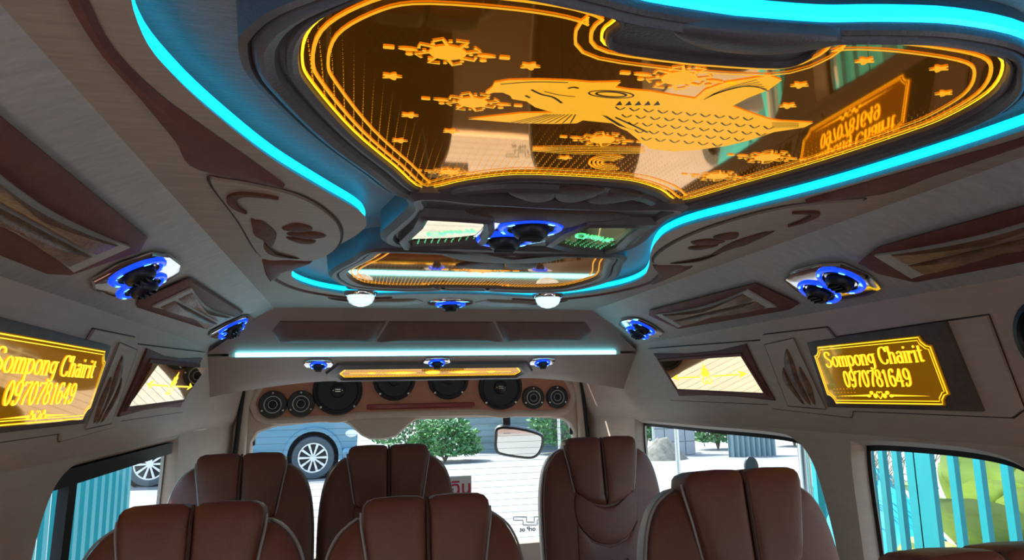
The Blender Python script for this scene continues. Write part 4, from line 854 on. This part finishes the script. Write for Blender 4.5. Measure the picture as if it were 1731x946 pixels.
sp.rings(R, True, False, True); tag(obj('soil_heap', sp, M['soil']), 'dark heap of soil before the block wall', 'heap')
p0, p1 = UY(1232, 770, 13.9), UY(1312, 770, 13.9); sf = empty('sheet_fence', ((p0.x + p1.x)/2, 13.9, g0), 'grey corrugated sheet fence across the road', 'fence')
n_ = 9; wdt = (p1.x - p0.x)/n_
for k in range(n_): obj('sheet', MB().add([(p0.x + k*wdt + wdt*j/6, 13.9 + .05*math.sin(j/6*2*math.pi), z) for z in (g0, g0 + 1.25) for j in range(7)], [(j, j+1, j+8, j+7) for j in range(6)]), M['sheet'], sf)
for px, y, z1, lab in ((1145, 7.5, 2.2, 'thin grey steel pole seen through the right rear window'), (1358, 3.0, 2.3, 'pale steel pole beside the teal gate')):
    p = UY(px, 760, y); tag(obj('steel_pole', MB().lathe([(.05, -.02), (.05, .02), (.028, .03), (.026, z1), (.001, z1 + .01)], 10).xf(Fr((p.x, y, gz(y)), (1, 0, 0), (0, 1, 0), (0, 0, 1))), M['silver']), lab, 'pole')
p = UY(945, 735, 9.0); tag(obj('steel_pole', MB().lathe([(.05, -.02), (.05, .02), (.022, .03), (.02, 1.5), (.001, 1.51)], 10).xf(Fr((p.x, 9, gz(9)), (1, 0, 0), (0, 1, 0), (0, 0, 1))), M['silver']), 'thin pale pole seen right of hanging mirror', 'pole')
# scooter mirror and body outside right window
p = UY(1270, 788, 4.6); sc0 = empty('parked_scooter', (p.x, 4.6, gz(4.6)), 'teal parked scooter with round mirror beyond right window', 'scooter')
obj('mirror', MB().cushion(ell(0, 0, .055, .075, 18), .01, .006, 4, 3, back=.025).xf(Fr((p.x, 4.6, p.z), (1, 0, .1), (-.1, 0, 1), (0, -1, 0))), M['black'], sc0)
obj('mirror_stalk', MB().tube([(p.x + .02, 4.6, p.z - .06), (p.x + .08, 4.62, p.z - .14), (p.x + .22, 4.65, p.z - .20)], .009, 6), M['black'], sc0)
obj('handlebar', MB().tube([(p.x + .1, 4.65, p.z - .22), (p.x + .3, 4.63, p.z - .19), (p.x + .62, 4.6, p.z - .17), (p.x + .78, 4.62, p.z - .20)], .014, 8), M['black'], sc0)
fs = MB().cushion([(p.x + .25, p.z - .75), (p.x + .62, p.z - .75), (p.x + .70, p.z - .35), (p.x + .60, p.z - .16), (p.x + .28, p.z - .16), (p.x + .18, p.z - .35)], .08, .04, 4, 3, back=.08).xf(Fr((0, 4.70, 0), (1, 0, 0), (0, 0, 1), (0, -1, 0))); obj('front_cowl', fs, M['tarp'], sc0)
g4 = gz(4.6)
for yy in (4.25, 5.45): obj('wheel', MB().lathe([(.16, -.04), (.25, -.045), (.28, 0), (.25, .045), (.16, .04), (.10, .01), (.001, .012)], 24).xf(Fr((p.x + .45, yy, g4 + .28), (0, 1, 0), (0, 0, 1), (1, 0, 0))), M['tyre'], sc0)
obj('body', MB().cushion([(4.40, g4 + .30), (5.35, g4 + .34), (5.55, g4 + .70), (4.95, g4 + .78), (4.8, g4 + .42), (4.55, g4 + .9), (4.38, g4 + .7)], .10, .05, 4, 3, back=.1).xf(Fr((p.x + .45, 0, 0), (0, 1, 0), (0, 0, 1), (1, 0, 0))), M['tarp'], sc0)
obj('fork', MB().tube([(p.x + .45, 4.25, g4 + .28), (p.x + .45, 4.6, p.z - .2)], .03, 8), M['black'], sc0)

# fences
def fence(name, x, bars, z0, z1, label, rails, w=.022):
    t = empty(name, (x, bars[0][0], -.55), label, 'fence')
    bar0 = {}
    for y, wd in bars:
        k = round(wd, 3)
        if k not in bar0: q = bar0[k] = obj('fence_bar', MB().box((-.012, -wd/2, 0), (.012, wd/2, z1 - z0)), M['teal'], t, False, False)
        else: q = bar0[k].copy(); link(q)
        q.location = (0, y - t.location.y, z0 - t.location.z)
    ya, yb = min(b[0] for b in bars) - .05, max(b[0] for b in bars) + .05
    for zr in rails: obj('rail', MB().box((x + .013, ya, zr), (x + .045, yb, zr + .05)), M['teal'], t, smooth=False)
    return t
rb = []
for px, w_ in ((1459, .030), (1476, .030), (1498, .030), (1522, .030), (1548, .05), (1568, .085), (1617, .030), (1661, .030), (1707, .030), (1760, .030), (1820, .030)):
    rb.append((UX(px, 830, 1.95).y, w_))
rb += [(rb[0][0] + .16*k, .030) for k in range(1, 2)]
fence('steel_fence', 1.95, rb, -.5, 1.75, 'teal upright steel fence outside the right windows', (-.3, 1.66))
lb = [(1.2 + .125*k, .055) for k in range(32)]
fence('slat_fence', -1.75, lb, -.5, 1.70, 'teal slatted fence outside the left windows', (-.3, .35))
# teal gate piece right of rear window
gt_ = empty('steel_gate', (2.1, 3.2, gz(3.2)), 'open teal gate leaf beside the scooter', 'gate')
for y in (3.16, 3.30): obj('gate_bar', MB().box((2.09, y - .018, -.4), (2.13, y + .018, 1.55)), M['teal'], gt_, smooth=False)
for z in (-.40, .55, 1.5): obj('gate_rail', MB().box((2.08, 3.10, z), (2.14, 3.36, z + .06)), M['teal'], gt_, smooth=False)
# turquoise tarp heap and banana plant behind the right fence
tp = MB(); rnd = random.Random(5); R = []
for i in range(9):
    y = 3.30 + i*.085; R.append([(2.78 + .34*math.cos(a)*(1 + .1*rnd.random()), y + .03*rnd.random(), -.55 + 1.42*max(0, math.sin(a))**.6*(1 + .08*rnd.random())*(1 - .2*abs(i - 4)/4)) for a in [math.pi*k/10 for k in range(11)]])
tp.rings(R, False); tag(obj('covered_heap', tp, M['tarp']), 'turquoise tarpaulin heap behind the teal fence', 'tarp')
tw = MB(); rnd = random.Random(11)
for k in range(110):
    a = V((2.7 + rnd.uniform(-.2, .3), 3.5 + rnd.uniform(-.2, .5), .84 + rnd.uniform(0, .15))); d_ = V((rnd.uniform(-.1, .15), rnd.uniform(-.22, .22), rnd.uniform(.02, .28)))
    tw.tube([a, a + d_*.5 + V((0, 0, .05*rnd.random())), a + d_], .0028, 4)
tag(obj('twig_tangle', tw, M['twig']), 'tangle of dry twigs on top of the turquoise heap', 'twigs', kind='stuff')
bt = empty('banana_plant', (2.75, 2.80, -.55), 'banana plant with broad light green leaves behind fence', 'plant')
obj('trunk', MB().tube([(2.75, 2.80, -.55), (2.74, 2.80, .1), (2.74, 2.80, .7)], .09, 10, taper=lambda t: 1 - .4*t), M['leaf2'], bt)
for k, (az, el, ln, wd, m) in enumerate(((95, 62, .9, .19, 'leaf2'), (140, 50, .9, .2, 'leaf2'), (262, 55, .9, .2, 'leaf2'), (185, 72, .95, .2, 'leaf2'), (300, 50, .8, .18, 'leaf2'), (120, 12, .7, .16, 'leafd'), (225, 60, .85, .19, 'leaf2'), (40, 50, .8, .18, 'leaf2'), (245, 20, .8, .16, 'leaf2'), (160, 28, .75, .17, 'leaf2'), (200, 45, 1.0, .24, 'leaf2'), (255, 75, 1.05, .24, 'leaf2'), (100, 78, 1.05, .24, 'leaf2'), (285, 68, .95, .22, 'leaf2'), (70, 30, .8, .2, 'leafd'), (275, 35, .8, .2, 'leaf2'))):
    a = math.radians(az); e = math.radians(el); L_, R_, C_ = [], [], []
    for i in range(9):
        q = i/8; d_ = ln*q; hz = d_*math.cos(e)*.8; z = .52 + d_*math.sin(e) - .28*q*q*ln; w_ = wd*math.sin(math.pi*min(1, .08 + .92*q))**.7
        c_ = V((2.74 + math.cos(a)*hz, 2.80 + math.sin(a)*hz*.8, z)); n_ = V((-math.sin(a), math.cos(a), .25)); n2 = V((math.sin(a), -math.cos(a), .25)); C_.append(c_ - V((0, 0, .02))); L_.append(c_ + n_*w_); R_.append(c_ + n2*w_)
    lf = obj('leaf', MB().rings([L_, C_, R_], False), M[m], bt)
# pale house walls either side in the yard
tag(obj('house_wall', MB().box((4.3, -3, -.6), (4.5, 3.2, 2.6)), M['pale'], smooth=False), 'pale plastered wall beyond the right fence', 'wall')
tag(obj('house_wall', MB().box((-4.6, -3, -.6), (-4.4, 5.2, 2.4)), M['pale'], smooth=False), 'pale plastered wall beyond the left fence', 'wall')
